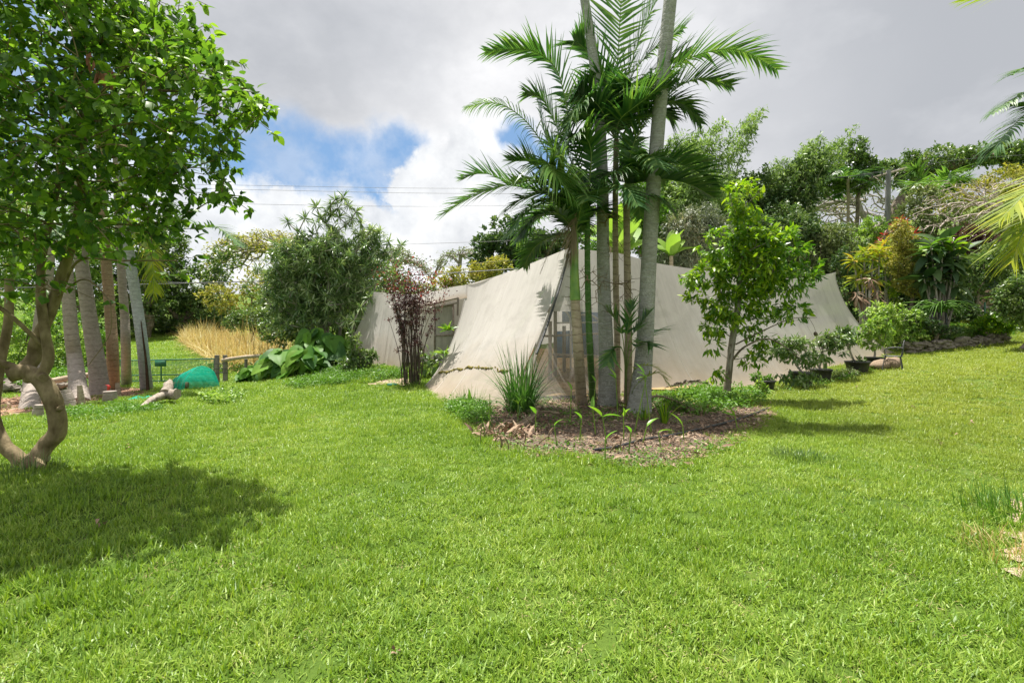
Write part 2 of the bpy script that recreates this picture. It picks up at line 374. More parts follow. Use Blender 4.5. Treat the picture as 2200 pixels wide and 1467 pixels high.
sep = t.new('ShaderNodeSeparateXYZ'); t.link(pos, sep.inputs[0])
p = t.new('ShaderNodeBsdfPrincipled'); t.link(gcol, p.inputs['Base Color']); p.inputs['Roughness'].default_value = .9; p.inputs['Specular IOR Level'].default_value = .1
b = t.new('ShaderNodeBump'); b.inputs['Strength'].default_value = .8; b.inputs['Distance'].default_value = .05
t.link(t.math('ADD', n2, n3), b.inputs['Height']); t.link(b.outputs[0], p.inputs['Normal']); t.link(p.outputs[0], out.inputs[0])
def axis(lo, hi, fine, n):
    q = np.linspace(-1, 1, n); k = 5.2; s = np.sinh(q*k)/np.sinh(k); return np.where(s < 0, -s*lo, s*hi)
gx = axis(-400, 400, 0, 341); gy = axis(-300, 600, 0, 361)+8
X, Yg = np.meshgrid(gx, gy, indexing='ij'); Zg = tz(X, Yg)
# small bumps so the ground is not perfectly smooth
Zg = Zg+.015*np.sin(X*1.7+1.3*np.sin(Yg*1.1))*np.cos(Yg*1.9)
mb = MB(); ni, nj = X.shape; i, j = np.meshgrid(np.arange(ni-1), np.arange(nj-1), indexing='ij')
mb.add(np.stack([X, Yg, Zg], -1), np.stack([i*nj+j, (i+1)*nj+j, (i+1)*nj+j+1, i*nj+j+1], -1).reshape(-1, 4))
mb.build('ground', m_g, kind='structure')
M_mulch = plainmat('mulch', (.085, .067, .05), (.20, .16, .125), 45, .95, .05, bump=1.0, c3=(.30, .23, .17), detail=8)
M_mulch2 = plainmat('red_mulch', (.22, .12, .08), (.40, .25, .17), 30, .95, .05, bump=1.0, c3=(.45, .34, .26), detail=8)
M_path = plainmat('bare_earth', (.30, .22, .15), (.42, .33, .25), 18, .95, .05, bump=.6)
def patch(name, poly, mat, lift=.008, mound=.012, seed=1):
    """an irregular sheet lying on the ground inside the outline"""
    poly = np.asarray(poly); lo, hi = poly.min(0)-.2, poly.max(0)+.2; st = .07
    xs = np.arange(lo[0], hi[0], st); ys = np.arange(lo[1], hi[1], st); XX, YY = np.meshgrid(xs, ys, indexing='ij')
    wx = XX+.09*np.sin(YY*7+seed)+.05*np.sin(YY*17+XX*5); wy = YY+.09*np.sin(XX*6+2*seed)+.05*np.sin(XX*19)
    ins = inpoly(wx, wy, poly); ZZ = tz(XX, YY)+.015*np.sin(XX*1.7+1.3*np.sin(YY*1.1))*np.cos(YY*1.9)+lift+mound*(.5+.5*np.sin(XX*2.3+seed)*np.sin(YY*3.1))+RNG.normal(0, .004, XX.shape)
    a, b_ = XX.shape; i, j = np.meshgrid(np.arange(a-1), np.arange(b_-1), indexing='ij'); ok = ins[:-1, :-1] & ins[1:, :-1] & ins[1:, 1:] & ins[:-1, 1:]
    Fq = np.stack([i*b_+j, (i+1)*b_+j, (i+1)*b_+j+1, i*b_+j+1], -1)[ok]
    mb = MB(); mb.add(np.stack([XX, YY, ZZ], -1), Fq); return mb.build(name, mat, kind='structure')
patch('mulch_bed', BED, M_mulch, seed=1); patch('mulch_bed', BED2, M_mulch2, seed=2); patch('dirt_patch', np.array([G(u, v)[:2] for u, v in [(2260,1040),(2165,1075),(2150,1120),(2160,1190),(2185,1240),(2300,1270)]]), M_path, .006, .01, seed=4)
patch('dirt_path', BED3, M_path, .01, .01, seed=3)

# ------------------------------------------------------------------ grass
m_gr, t, out = newmat('grass_blade'); geo = t.new('ShaderNodeNewGeometry'); pos = geo.outputs['Position']
rnd = geo.outputs['Random Per Island']; pn = t.noise(pos, .45, 3, .6); pm = t.noise(pos, 3.4, 6, .75); sep = t.new('ShaderNodeSeparateXYZ'); t.link(pos, sep.inputs[0])
x = t.math('ADD', t.math('MULTIPLY', rnd, .45), t.math('ADD', t.math('MULTIPLY', t.rng(pn, .3, .7), .28), t.math('MULTIPLY', t.rng(pm, .3, .7), .27)))
col = t.ramp(x, [(.05, (.055, .125, .018)), (.30, (.145, .265, .030)), (.56, (.255, .39, .045)), (.80, (.42, .51, .13)), (.96, (.62, .61, .32))])
dryx = t.rng(t.math('ADD', sep.outputs[0], t.math('MULTIPLY', t.noise(pos, .6, 3), 6.0)), 5.5, 11.0)
col = t.mix(t.math('MULTIPLY', dryx, .45), col, (.36, .36, .08))
p = t.new('ShaderNodeBsdfPrincipled'); t.link(col, p.inputs['Base Color']); p.inputs['Roughness'].default_value = .42; p.inputs['Specular IOR Level'].default_value = .35
tr = t.new('ShaderNodeBsdfTranslucent'); t.link(t.mix(1.0, col, (1.1, 1.1, .5, 1), 'MULTIPLY'), tr.inputs[0])
mx = t.new('ShaderNodeMixShader'); mx.inputs[0].default_value = .38; t.link(p.outputs[0], mx.inputs[1]); t.link(tr.outputs[0], mx.inputs[2]); t.link(mx.outputs[0], out.inputs[0])
def blades(mb, base, h, wd, az, lean, m=0, segs=3, curl=1.2):
    """tapered, bent blades: base (N,3), height, width, azimuth, lean"""
    N = len(base); d = np.stack([np.cos(az), np.sin(az), np.zeros(N)], 1); sd = np.stack([-np.sin(az), np.cos(az), np.zeros(N)], 1)
    P_ = base.copy(); ang = lean.copy(); rows = []
    for k in range(segs+1):
        f = k/segs; wk = wd*(1-f**1.6)*(.7+.6*min(f*3, 1)*.5)
        rows.append(P_-sd*(wk/2)[:, None]); 
        rows.append(P_+sd*(wk/2)[:, None]) if k < segs else None
        P_ = P_+(h/segs)[:, None]*(np.sin(ang)[:, None]*d+np.cos(ang)[:, None]*np.array([0, 0, 1.])); ang = ang+curl*lean/segs
    V = np.stack(rows, 1); nv = V.shape[1]; off = (np.arange(N)*nv)[:, None, None]; b = mb.n
    Q = np.array([[2*k, 2*k+1, 2*k+3, 2*k+2] for k in range(segs-1)]) if segs > 1 else None; e = 2*(segs-1); T = np.array([[e, e+1, e+2]])
    mb.V.append(V.reshape(-1, 3)); mb.n += N*nv
    for Fa in (Q, T):
        if Fa is None: continue
        ff = (Fa[None]+off).reshape(-1, Fa.shape[1])+b; mb.F.append(ff); mb.M.append(np.full(len(ff), m))
    mb.uv.append(None)
def tuft_obj(name, n, rad, h0, h1, w0, w1, segs, mat=m_gr, leanmax=1.0):
    mb = MB(); r = rad*np.sqrt(RNG.random(n)); a = RNG.random(n)*2*pi; base = np.stack([r*np.cos(a), r*np.sin(a), np.full(n, -.008)], 1)
    blades(mb, base, RNG.uniform(h0, h1, n), RNG.uniform(w0, w1, n), RNG.random(n)*2*pi, RNG.uniform(.05, leanmax, n), segs=segs, curl=.75)
    o = mb.build(name, mat, smooth=False); COL.objects.unlink(o); return o
TUFTS = [tuft_obj('tuft', 54, .10, .03, .085, .005, .0105, 2, leanmax=.95) for _ in range(5)] + [tuft_obj('tuft', 32, .09, .06, .115, .006, .012, 3, leanmax=.8)]
m_thatch = leafmat('dry_thatch', [(.26, .20, .09), (.42, .35, .17), (.56, .49, .28)], .2, .7, .1, 3, tcol=(1, .9, .6))
TUFTS += [tuft_obj('tuft', 26, .11, .015, .05, .003, .006, 2, mat=m_thatch, leanmax=1.5)]
def instancer(name, pts, rot, scl, idx, objs, **tags):
    me = bpy.data.meshes.new(name); me.vertices.add(len(pts)); me.vertices.foreach_set('co', pts.ravel().astype(np.float32))
    for nm, ty, da in (('rot', 'FLOAT_VECTOR', rot), ('scl', 'FLOAT_VECTOR', scl), ('pick', 'INT', idx)):
        at = me.attributes.new(nm, ty, 'POINT'); at.data.foreach_set('vector' if ty != 'INT' else 'value', np.asarray(da).ravel().astype(np.float32 if ty != 'INT' else np.int32))
    o = bpy.data.objects.new(name, me); COL.objects.link(o)
    ng = bpy.data.node_groups.new(name, 'GeometryNodeTree'); ng.interface.new_socket('Geometry', in_out='INPUT', socket_type='NodeSocketGeometry'); ng.interface.new_socket('Geometry', in_out='OUTPUT', socket_type='NodeSocketGeometry')
    gi = ng.nodes.new('NodeGroupInput'); go = ng.nodes.new('NodeGroupOutput'); ip = ng.nodes.new('GeometryNodeInstanceOnPoints'); g2 = ng.nodes.new('GeometryNodeGeometryToInstance')
    for ob in reversed(objs):
        oi = ng.nodes.new('GeometryNodeObjectInfo'); oi.inputs['Object'].default_value = ob; ng.links.new(oi.outputs['Geometry'], g2.inputs[0])
    def attr(nm, ty):
        a = ng.nodes.new('GeometryNodeInputNamedAttribute'); a.data_type = ty; a.inputs[0].default_value = nm; return a.outputs[0]
    ng.links.new(gi.outputs[0], ip.inputs['Points']); ng.links.new(g2.outputs[0], ip.inputs['Instance']); ip.inputs['Pick Instance'].default_value = True
    ng.links.new(attr('pick', 'INT'), ip.inputs['Instance Index']); ng.links.new(attr('rot', 'FLOAT_VECTOR'), ip.inputs['Rotation']); ng.links.new(attr('scl', 'FLOAT_VECTOR'), ip.inputs['Scale'])
    ng.links.new(ip.outputs[0], go.inputs[0]); md = o.modifiers.new('scatter', 'NODES'); md.node_group = ng
    for k, v in tags.items(): o[k] = v
    return o
TENTPOLY = np.array([[-.2, 10.0], [-1.3, 10.9], [-2.3, 12.9], [-1.6, 15], [-3.2, 15.2], [-6.2, 17.6], [-5, 24], [13, 24], [13.3, 17.8], [7, 13.4]])
def wnoise(x, y, s=1.0): return np.sin(x*1.3*s+2.1*np.sin(y*.9*s))*np.cos(y*1.7*s+1.4*np.sin(x*1.1*s))
def scatter_lawn():
    P_, S_ = [], []
    Y0 = .9
    while Y0 < 46:
        Y1 = Y0*1.12; W_ = 1.32*Y1+1.2; area = (Y1-Y0)*2*W_
        dens = 190 if Y0 < 3.6 else 150 if Y0 < 6 else 150*(6/Y0)**1.4; n = int(area*dens)
        x = RNG.uniform(-W_, W_, n); y = RNG.uniform(Y0, Y1, n); P_.append(np.stack([x, y], 1)); S_.append(np.full(n, max(1, (Y0/6)**.72))); Y0 = Y1
    p = np.concatenate(P_); s = np.concatenate(S_); x, y = p.T
    keep = ~inpoly(x, y, TENTPOLY)
    for bd, pr in ((BED, .04), (BED2, .05), (BED3, .05), (np.array([G(u, v)[:2] for u, v in [(2260,1040),(2165,1075),(2150,1120),(2160,1190),(2185,1240),(2300,1270)]]), .35)):
        xi = x+.12*np.sin(y*9)+RNG.normal(0, .17, len(x)); yi = y+.12*np.sin(x*8)+RNG.normal(0, .17, len(x)); keep &= ~(inpoly(xi, yi, bd) & (RNG.random(len(x)) > pr))
    keep &= ~((y > 24) & (x > -3)); keep &= wall_s(x, y) < .999
    
    x, y, s = x[keep], y[keep], s[keep]
    ex, ey = [], []
    for bd, i0, i1 in ((BED, 0, 10), (BED2, 0, 6)):
        for q in range(i0, i1):
            L_ = np.linalg.norm(bd[q+1]-bd[q]); m_ = int(L_*60); f_ = RNG.random((m_, 1)); pp = bd[q]*(1-f_)+bd[q+1]*f_+RNG.normal(0, .10, (m_, 2)); ex += list(pp[:, 0]); ey += list(pp[:, 1])
    x = np.concatenate([x, ex]); y = np.concatenate([y, ey]); s = np.concatenate([s, np.full(len(ex), 1.35)]); z = tz(x, y)+.015*np.sin(x*1.7+1.3*np.sin(y*1.1))*np.cos(y*1.9)
    n = len(x); hs = .74*s**.6*RNG.uniform(.75, 1.2, n)*(1+.14*wnoise(x, y, .9)+.14*wnoise(x+5, y, 3)+.12*wnoise(x+2, y+3, 7))
    scl = np.stack([s*RNG.uniform(.9, 1.2, n)]*2+[hs], 1); rot = np.stack([RNG.normal(0, .12, n), RNG.normal(0, .12, n), RNG.random(n)*2*pi], 1)
    pick = np.where(RNG.random(n) < .12+.3*(wnoise(x, y, .8) > .35), 5, RNG.integers(0, 5, n)); pick = np.where(RNG.random(n) < .05+.22*np.clip(wnoise(x+4, y-2, 1.1)-.2, 0, 1)+.12*(x > 4.5), 6, pick)
    instancer('lawn_grass', np.stack([x, y, z], 1), rot, scl, pick, TUFTS, kind='stuff', label='short bright green lawn grass covering the whole yard', category='grass')
    print('grass tufts', n)
scatter_lawn()
# ------------------------------------------------------------------ the shade-cloth tent greenhouse
m_cl, t, out = newmat('shade_cloth'); uvn = t.new('ShaderNodeUVMap'); uv = uvn.outputs[0]; geo = t.new('ShaderNodeNewGeometry'); pos = geo.outputs['Position']
def cloth_nodes(t, out, uv, pos, alpha, base=(.60, .57, .535)):
    st = t.noise(t.vmath('MULTIPLY', uv, (26, 1.6, 1)), 1.0, 5, .65); st2 = t.noise(t.vmath('MULTIPLY', uv, (150, 5.0, 1)), 1.0, 3, .6)
    col = t.mix(t.rng(st, .35, .7), base, tuple(a*.90 for a in base)); col = t.mix(t.rng(st2, .42, .7, 0, .32), col, tuple(a*.70 for a in base))
    sp = t.new('ShaderNodeSeparateXYZ'); t.link(uv, sp.inputs[0]); v = sp.outputs[1]
    blot = t.noise(pos, 1.1, 6, .65); grime = t.math('MULTIPLY', t.rng(t.math('ADD', v, t.math('MULTIPLY', blot, .5)), .70, 1.2), .8)
    col = t.mix(grime, col, (.40, .31, .21)); spk = t.rng(t.noise(pos, 11, 5, .75), .64, .72); 
    col = t.mix(t.math('MULTIPLY', spk, t.math('ADD', .15, t.math('MULTIPLY', grime, 1.1))), col, (.22, .19, .13))
    mold = t.math('MULTIPLY', t.rng(t.noise(pos, 40, 3, .8), .62, .70), t.rng(t.noise(pos, .9, 3), .5, .65, 0, .65)); col = t.mix(mold, col, (.20, .18, .13)); col = t.mix(t.rng(t.noise(t.vmath('MULTIPLY', pos, (1, 1, .6)), 2.2, 7, .7), .50, .72, 0, .38), col, (.33, .31, .28))
    df = t.new('ShaderNodeBsdfDiffuse'); t.link(col, df.inputs[0]); tr = t.new('ShaderNodeBsdfTranslucent'); t.link(col, tr.inputs[0])
    bp = t.new('ShaderNodeBump'); bp.inputs['Strength'].default_value = .15; bp.inputs['Distance'].default_value = .03
    t.link(t.math('ADD', st, t.math('MULTIPLY', st2, .3)), bp.inputs['Height']); t.link(bp.outputs[0], df.inputs['Normal'])
    mx = t.new('ShaderNodeMixShader'); mx.inputs[0].default_value = .32; t.link(df.outputs[0], mx.inputs[1]); t.link(tr.outputs[0], mx.inputs[2])
    tp = t.new('ShaderNodeBsdfTransparent'); tp.inputs[0].default_value = (.9, .9, .9, 1); m2 = t.new('ShaderNodeMixShader'); m2.inputs[0].default_value = alpha
    t.link(tp.outputs[0], m2.inputs[1]); t.link(mx.outputs[0], m2.inputs[2]); t.link(m2.outputs[0], out.inputs[0])
cloth_nodes(t, out, uv, pos, .93)
m_cl_shaded, t, out = newmat('shaded_see_through_cloth'); uvn = t.new('ShaderNodeUVMap'); geo = t.new('ShaderNodeNewGeometry'); cloth_nodes(t, out, uvn.outputs[0], geo.outputs['Position'], .38, (.48, .46, .42))  # darker, clearer copy of the cloth, standing in for palm shade on it
M_seam = plainmat('seam_tape', (.66, .63, .58), (.55, .52, .47), 20, .8, .1, bump=0)
M_dark = plainmat('dark_steel', (.05, .055, .06), (.10, .10, .10), 12, .6, .3, metal=.3, bump=.1)
M_rust = plainmat('rusty_pipe', (.16, .13, .11), (.28, .24, .20), 14, .8, .2, bump=.2)
M_moss = plainmat('moss', (.13, .11, .04), (.26, .22, .07), 40, .95, .05, bump=.8)
M_rot = plainmat('black_grime', (.06, .055, .045), (.14, .13, .10), 30, .95, .05, bump=.5)
M_wood = plainmat('grey_wood', (.26, .22, .17), (.42, .37, .30), 12, .9, .1, bump=.5, stretch=(1, 1, .2))
M_blue = plainmat('blue_tarp', (.09, .19, .36), (.16, .30, .50), 5, .5, .4, bump=.4)
M_white = plainmat('white_pipe', (.78, .78, .76), (.62, .62, .60), 8, .5, .4, bump=0)
M_gtarp = plainmat('green_tarp', (.04, .20, .12), (.08, .27, .16), 7, .5, .4, bump=.3, trans=.3)
PK = P(1222, 533, 13.0)
def curve(pts, n): return catmull([P(*p) if not isinstance(p, np.ndarray) else p for p in pts], n)
def g3(u, v, dz=.03): q = G(u, v); return np.array([q[0], q[1], q[2]-dz])
topL = [P(1003, 612, 14.6), P(1070, 592, 14.2), P(1130, 570, 13.6), PK]                                      # left ridge, rising to the peak
botL = [P(905, 834, 12.9), P(925, 850, 11.8), P(950, 864, 10.75), P(1000, 876, 10.1), P(1065, 882, 9.75)]
topR = [PK, P(1330, 545, 13.4), P(1400, 563, 13.9), P(1470, 575, 14.6), P(1600, 592, 16), P(1700, 598, 17), P(1760, 592, 17.8), P(1795, 585, 18.2)]
botR0 = [(-.33, 9.75), (1.2, 10.6), (2.8, 11.5), (4.6, 12.4), (6.9, 13.5), (9.2, 15.0), (11.3, 16.4), (13.4, 17.7), (14.7, 18.5)]
_bd = catmull([np.array([x, y, 0]) for x, y in botR0], 400); _bu = CU+F*_bd[:, 0]/_bd[:, 1]
botR = []
for u_ in (1065, 1390, 1520, 1610, 1722, 1812, 1868, 1930): x, y = np.interp(u_, _bu, _bd[:, 0]), np.interp(u_, _bu, _bd[:, 1]); botR.append(np.array([x, y, Z(x, y)-.03]))
def face(top, bot, ns, nt, pw=1.5, side0=0.0, side1=0.0, wr=.006, seed=0):
    T_, B_ = catmull(top, ns), catmull(bot, ns); tt = np.linspace(0, 1, nt)
    S = np.linspace(0, 1, ns)[:, None]; tv = tt[None, :]
    V = T_[:, None]*(1-tv[..., None])+B_[:, None]*tv[..., None]
    V[..., 2] = B_[:, None, 2]+(T_[:, None, 2]-B_[:, None, 2])*(1-tv)**pw
    hum = wr*(np.sin(S*38+seed+3*tv)+.6*np.sin(S*91+2*seed+5*tv))*np.sin(pi*np.clip(tv, 0, 1))**.5*(0.3+tv)
    V[..., 2] += hum; V[..., 1] -= hum
    if side0: V[..., 0] += side0*(np.sin(pi*tv**.8)*(1-S)**4)
    if side1: V[..., 0] += side1*(np.sin(pi*tv**.7)*S**8)
    L = np.linalg.norm(T_[-1]-T_[0]); uv = np.stack(np.broadcast_arrays(S*L/6, tv), -1)
    i, j = np.meshgrid(np.arange(ns-1), np.arange(nt-1), indexing='ij'); Fq = np.stack([i*nt+j, i*nt+j+1, (i+1)*nt+j+1, (i+1)*nt+j], -1)
    return V, Fq, uv.reshape(-1, 2)
tent = thing('tent_greenhouse', 'large peaked greenhouse tent of dirty beige shade cloth sloping down to the lawn', 'tent', (4.5, 15.0, Z(4.5, 15.0)))
# long front face; shaded cloth beside the corner pole built as a see-through panel
V, Fq, uv = face(topR, botR, 150, 46, 1.5, side1=-.32, seed=1)
pxu = CU+F*V[..., 0]/V[..., 1]; pxv = HV-F*(V[..., 2]-EYE)/V[..., 1]
cu, cv = pxu[:-1, :-1], pxv[:-1, :-1]
ii, jj = np.meshgrid(np.arange(149), np.arange(45), indexing='ij'); win = (ii >= 1) & (cu < 1306) & (jj >= 15) & (jj <= 43)
mb = MB(); mb.add(V, Fq[~win].reshape(-1, 4), uv=uv); front = mb.build('front_cloth', m_cl, tent)
mb = MB(); mb.add(V, Fq[win].reshape(-1, 4), uv=uv*[1, .5]); mb.build('shaded_cloth_panel', m_cl_shaded, tent, label='shaded part of the front cloth built as a see-through panel beside the corner pole')
VF = V
V, Fq, uv = face(topL, botL, 90, 46, 1.42, side0=.14, seed=2); VL = V
mb = MB(); mb.add(V, Fq.reshape(-1, 4), uv=uv); mb.build('corner_cloth', m_cl, tent)
# far side and right end, closing the tent
bk = [PK, P(1795, 585, 18.2)]; 
botB = [np.array([x, y, Z(x, y)-.05]) for x, y in [(-.6, 17.5), (3.5, 19.5), (8.5, 21.5), (12.0, 23.0)]]
V, Fq, uv = face(topR, botB, 60, 20, 1.4, seed=3); mb = MB(); mb.add(V, Fq.reshape(-1, 4)[:, ::-1], uv=uv*[1, .55])
botB2 = [np.array([x, y, Z(x, y)-.05]) for x, y in [(-6.0, 20.0), (-3.5, 19.5), (-.6, 17.5)]]
mb.build('rear_cloth', m_cl, tent)
# left wing
wt = [P(800, 627, 17.4), P(835, 632, 17.0), P(872, 634, 16.4)]
wb = [P(722, 782, 17.4), P(770, 797, 16.4), P(812, 805, 15.8), P(832, 800, 15.6), P(862, 806, 15.0)]
V, Fq, uv = face(wt, wb, 60, 36, 1.18, seed=4, wr=.015, side0=.05); mb = MB(); mb.add(V, Fq.reshape(-1, 4), uv=uv); VW = V
# strip of cloth over the door
ht = [P(872, 634, 16.4), P(930, 626, 15.7), P(975, 616, 15.0), P(1003, 612, 14.6)]
hb = [P(868, 672, 15.9), P(925, 656, 15.4), P(990, 642, 14.5), P(1003, 640, 14.35)]
V, Fq, uv = face(ht, hb, 30, 8, 1.0, seed=5, wr=.0); mb.add(V, Fq.reshape(-1, 4), uv=uv)
rw = [P(800, 627, 17.4), P(900, 632, 16.3)]+topL; rb = [np.array([x, y, Z(x, y)-.05]) for x, y in [(-6.0, 20.5), (-4.5, 20.2), (-2.5, 19), (-.6, 17.5)]]
V, Fq, uv = face(rw, rb, 40, 16, 1.2, seed=6); mb.add(V, Fq.reshape(-1, 4)[:, ::-1], uv=uv)
mb.build('wing_cloth', m_cl, tent)
# door recess: wall cloth, framed door, dark pipe frame
mb = MB(); dw = [P(862, 672, 16.3), P(925, 656, 15.9), P(1003, 632, 15.3)]; db = [np.array([*p[:2], Z(*p[:2])-.03]) for p in dw]
V, Fq, uv = face(dw, db, 30, 12, 1.0, seed=7, wr=.01); mb.add(V, Fq.reshape(-1, 4), uv=uv*[1, .5]); mb.build('recess_cloth', m_cl, tent)
M_dcl = plainmat('old_door_cloth', (.30, .29, .25), (.20, .20, .17), 6, .8, .1, bump=.2, stretch=(1, 1, .3), alpha=.8)
door = MB(); a, b_ = P(934, 660, 15.5), P(974, 655, 15.1); 
zb = Z(a[0], a[1])+.05; q = [a, b_, np.array([b_[0], b_[1], zb]), np.array([a[0], a[1], zb])]; door.add(np.array(q), [[0, 1, 2, 3]])
dobj = door.build('door_panel', M_dcl, tent)
fr = MB()
for s_, e_ in ((q[0], q[1]), (q[1], q[2]), (q[2], q[3]), (q[3], q[0]), ((q[0]+q[3])/2, (q[1]+q[2])/2)): bar(fr, s_, e_, .05, .06)
fr.build('door_frame', M_rust, tent).parent = dobj
fr = MB(); c0, c1 = P(920, 655, 15.25), P(984, 640, 14.55)
tube(fr, [c0, c1], .028, 8); tube(fr, [c1, P(983, 678, 14.5)], .03, 8); tube(fr, [P(918, 664, 15.3), P(981, 651, 14.6)], .02, 8); tube(fr, [P(860, 668, 15.9), c0], .025, 8)
fr.build('pipe_frame', M_rust, tent)
# corner pole, seams, moss lines
mb = MB(); tube(mb, VF[1, 2:27]+np.array([-.02, -.05, .02]), .028, 8); mb.build('corner_pole', M_dark, tent)
def seam(VV, s, off=.012, r=.011, t0=0, t1=None):
    line = VV[s, t0:t1].copy(); line[:, 1] -= off; line[:, 2] += off*.6; return line
mb = MB()
for s_ in (40, 78, 104, 128): mb = MB(); tube(mb, seam(VF, s_, .003), .005, 5); mb.build('seam', M_seam, tent)
for s_ in (20, 44): mb = MB(); tube(mb, seam(VL, s_, .003), .005, 5); mb.build('seam', M_seam, tent)
for s_ in (24, 40): mb = MB(); tube(mb, seam(VW, s_, .003), .006, 5); mb.build('seam', M_seam, tent)
for V_, s_ in ((VF, 149), (VL, 0), (VW, 0)): mb = MB(); tube(mb, seam(V_, s_, .004), .016, 6); mb.build('edge_hem', m_cl, tent)
def moss(VV, tj, s0, s1, mbx, wob=.4, r=.03):
    s = np.linspace(s0, s1, 90); pts = np.array([VV[int(round(a)), int(round(tj+wob*sin(k*.06)+((k-55)/45.)**2*3.0))] for k, a in enumerate(s)]); pts[:, 1] -= .02
    pts = catmull(pts[::4], 120)+RNG.normal(0, .012, (120, 3)); rr = r*np.abs(RNG.normal(.5, .5, 120))+.004; tube(mbx, pts, rr, 6, jit=.3)
mb = MB(); moss(VL, 30, 4, 80, mb, r=.026); mb.build('moss_line', M_moss, tent)
mb = MB(); moss(VF, 38, 26, 46, mb, r=.022); mb.build('moss_line', M_rot, tent, label='blackish grime line across the long front cloth')
# inside, behind the see-through panel: ground, blue tarp, hoops, timber
mi = MB(); gx_ = np.linspace(.2, 5, 20); gy_ = np.linspace(10.9, 17, 20); XX, YY = np.meshgrid(gx_, gy_, indexing='ij'); ZZ = tz(XX, YY)+.06
k_ = inpoly(XX, YY, TENTPOLY); i, j = np.meshgrid(np.arange(19), np.arange(19), indexing='ij'); f_ = np.stack([i*20+j, (i+1)*20+j, (i+1)*20+j+1, i*20+j+1], -1)[k_[:-1, :-1] & k_[1:, 1:]]
mi.add(np.stack([XX, YY, ZZ], -1), f_); mi.build('earth_floor', plainmat('sandy_earth', (.40, .28, .14), (.25, .17, .08), 5, .95, .05, bump=.6), kind='structure')
ins = thing('greenhouse_hoops', 'white arched pipe hoops inside the tent seen through the shaded cloth', 'frame', GY(1230, 14.6))
hp = MB()
def hoop(u0, u1, vt, vb, Y):
    a_ = np.linspace(0, pi, 20); pts = np.array([P((u0+u1)/2-(u1-u0)/2*cos(x_), vb-(vb-vt)*max(0, sin(x_))**.7, Y) for x_ in a_]); base0 = pts[0].copy(); base0[2] = Z(pts[0][0], Y); e0 = pts[-1].copy(); e0[2] = Z(pts[-1][0], Y); tube(hp, np.vstack([base0, pts, e0]), .03, 6)
hoop(1150, 1226, 660, 700, 14.2); hoop(1226, 1290, 676, 708, 14.4); bar(hp, P(1190, 694, 14.1), P(1300, 692, 14.1), .05, .05); hp.build('hoop', M_white, ins)
tp_ = MB(); 
for (x0, x1, v0, v1, Y) in ((1192, 1244, 712, 768, 14.3), (1246, 1312, 664, 766, 14.5), (1208, 1240, 664, 692, 14.6)):
    A_ = [P(x0, v0, Y), P(x1, v0-3, Y), P(x1, v1, Y), P(x0, v1, Y)]; B_ = [p+np.array([0, .03, 0]) for p in A_]
    tp_.add(np.array(A_+B_), [[0, 1, 2, 3], [7, 6, 5, 4], [0, 4, 5, 1], [2, 6, 7, 3], [0, 3, 7, 4], [1, 5, 6, 2]])
o = tp_.build('blue_tarp', M_blue, label='blue tarp sheet hung inside the tent behind the white hoops', category='tarp')
tb = thing('timber_bench', 'grey timber potting bench and posts inside the tent behind the palm stems', 'bench', GY(1200, 13.6))
q_ = MB(); 
for (u, v0, Y) in ((1193, 655, 13.4), (1212, 700, 13.9), (1182, 690, 13.0)):
    a = P(u, v0, Y); bar(q_, a, [a[0], a[1], Z(a[0], a[1])], .09, .09)
q_.build('post', M_wood, tb); q_ = MB(); bar(q_, P(1176, 668, 13.2), P(1265, 650, 13.9), .08, .10); bar(q_, P(1170, 722, 13.2), P(1300, 716, 13.8), .4, .05); bar(q_, P(1195, 762, 12.9), P(1290, 766, 13.3), .5, .06); q_.build('shelf', M_wood, tb)
q_ = MB(); a, b_ = P(1150, 660, 13.0), P(1262, 636, 13.6); q_.add(np.array([a, b_, b_+[.1, 1.2, .25], a+[.1, 1.2, .25]]), [[0, 1, 2, 3]]); 
o = q_.build('green_awning', M_gtarp, label='faded green awning sheet inside the tent above the bench', category='awning')

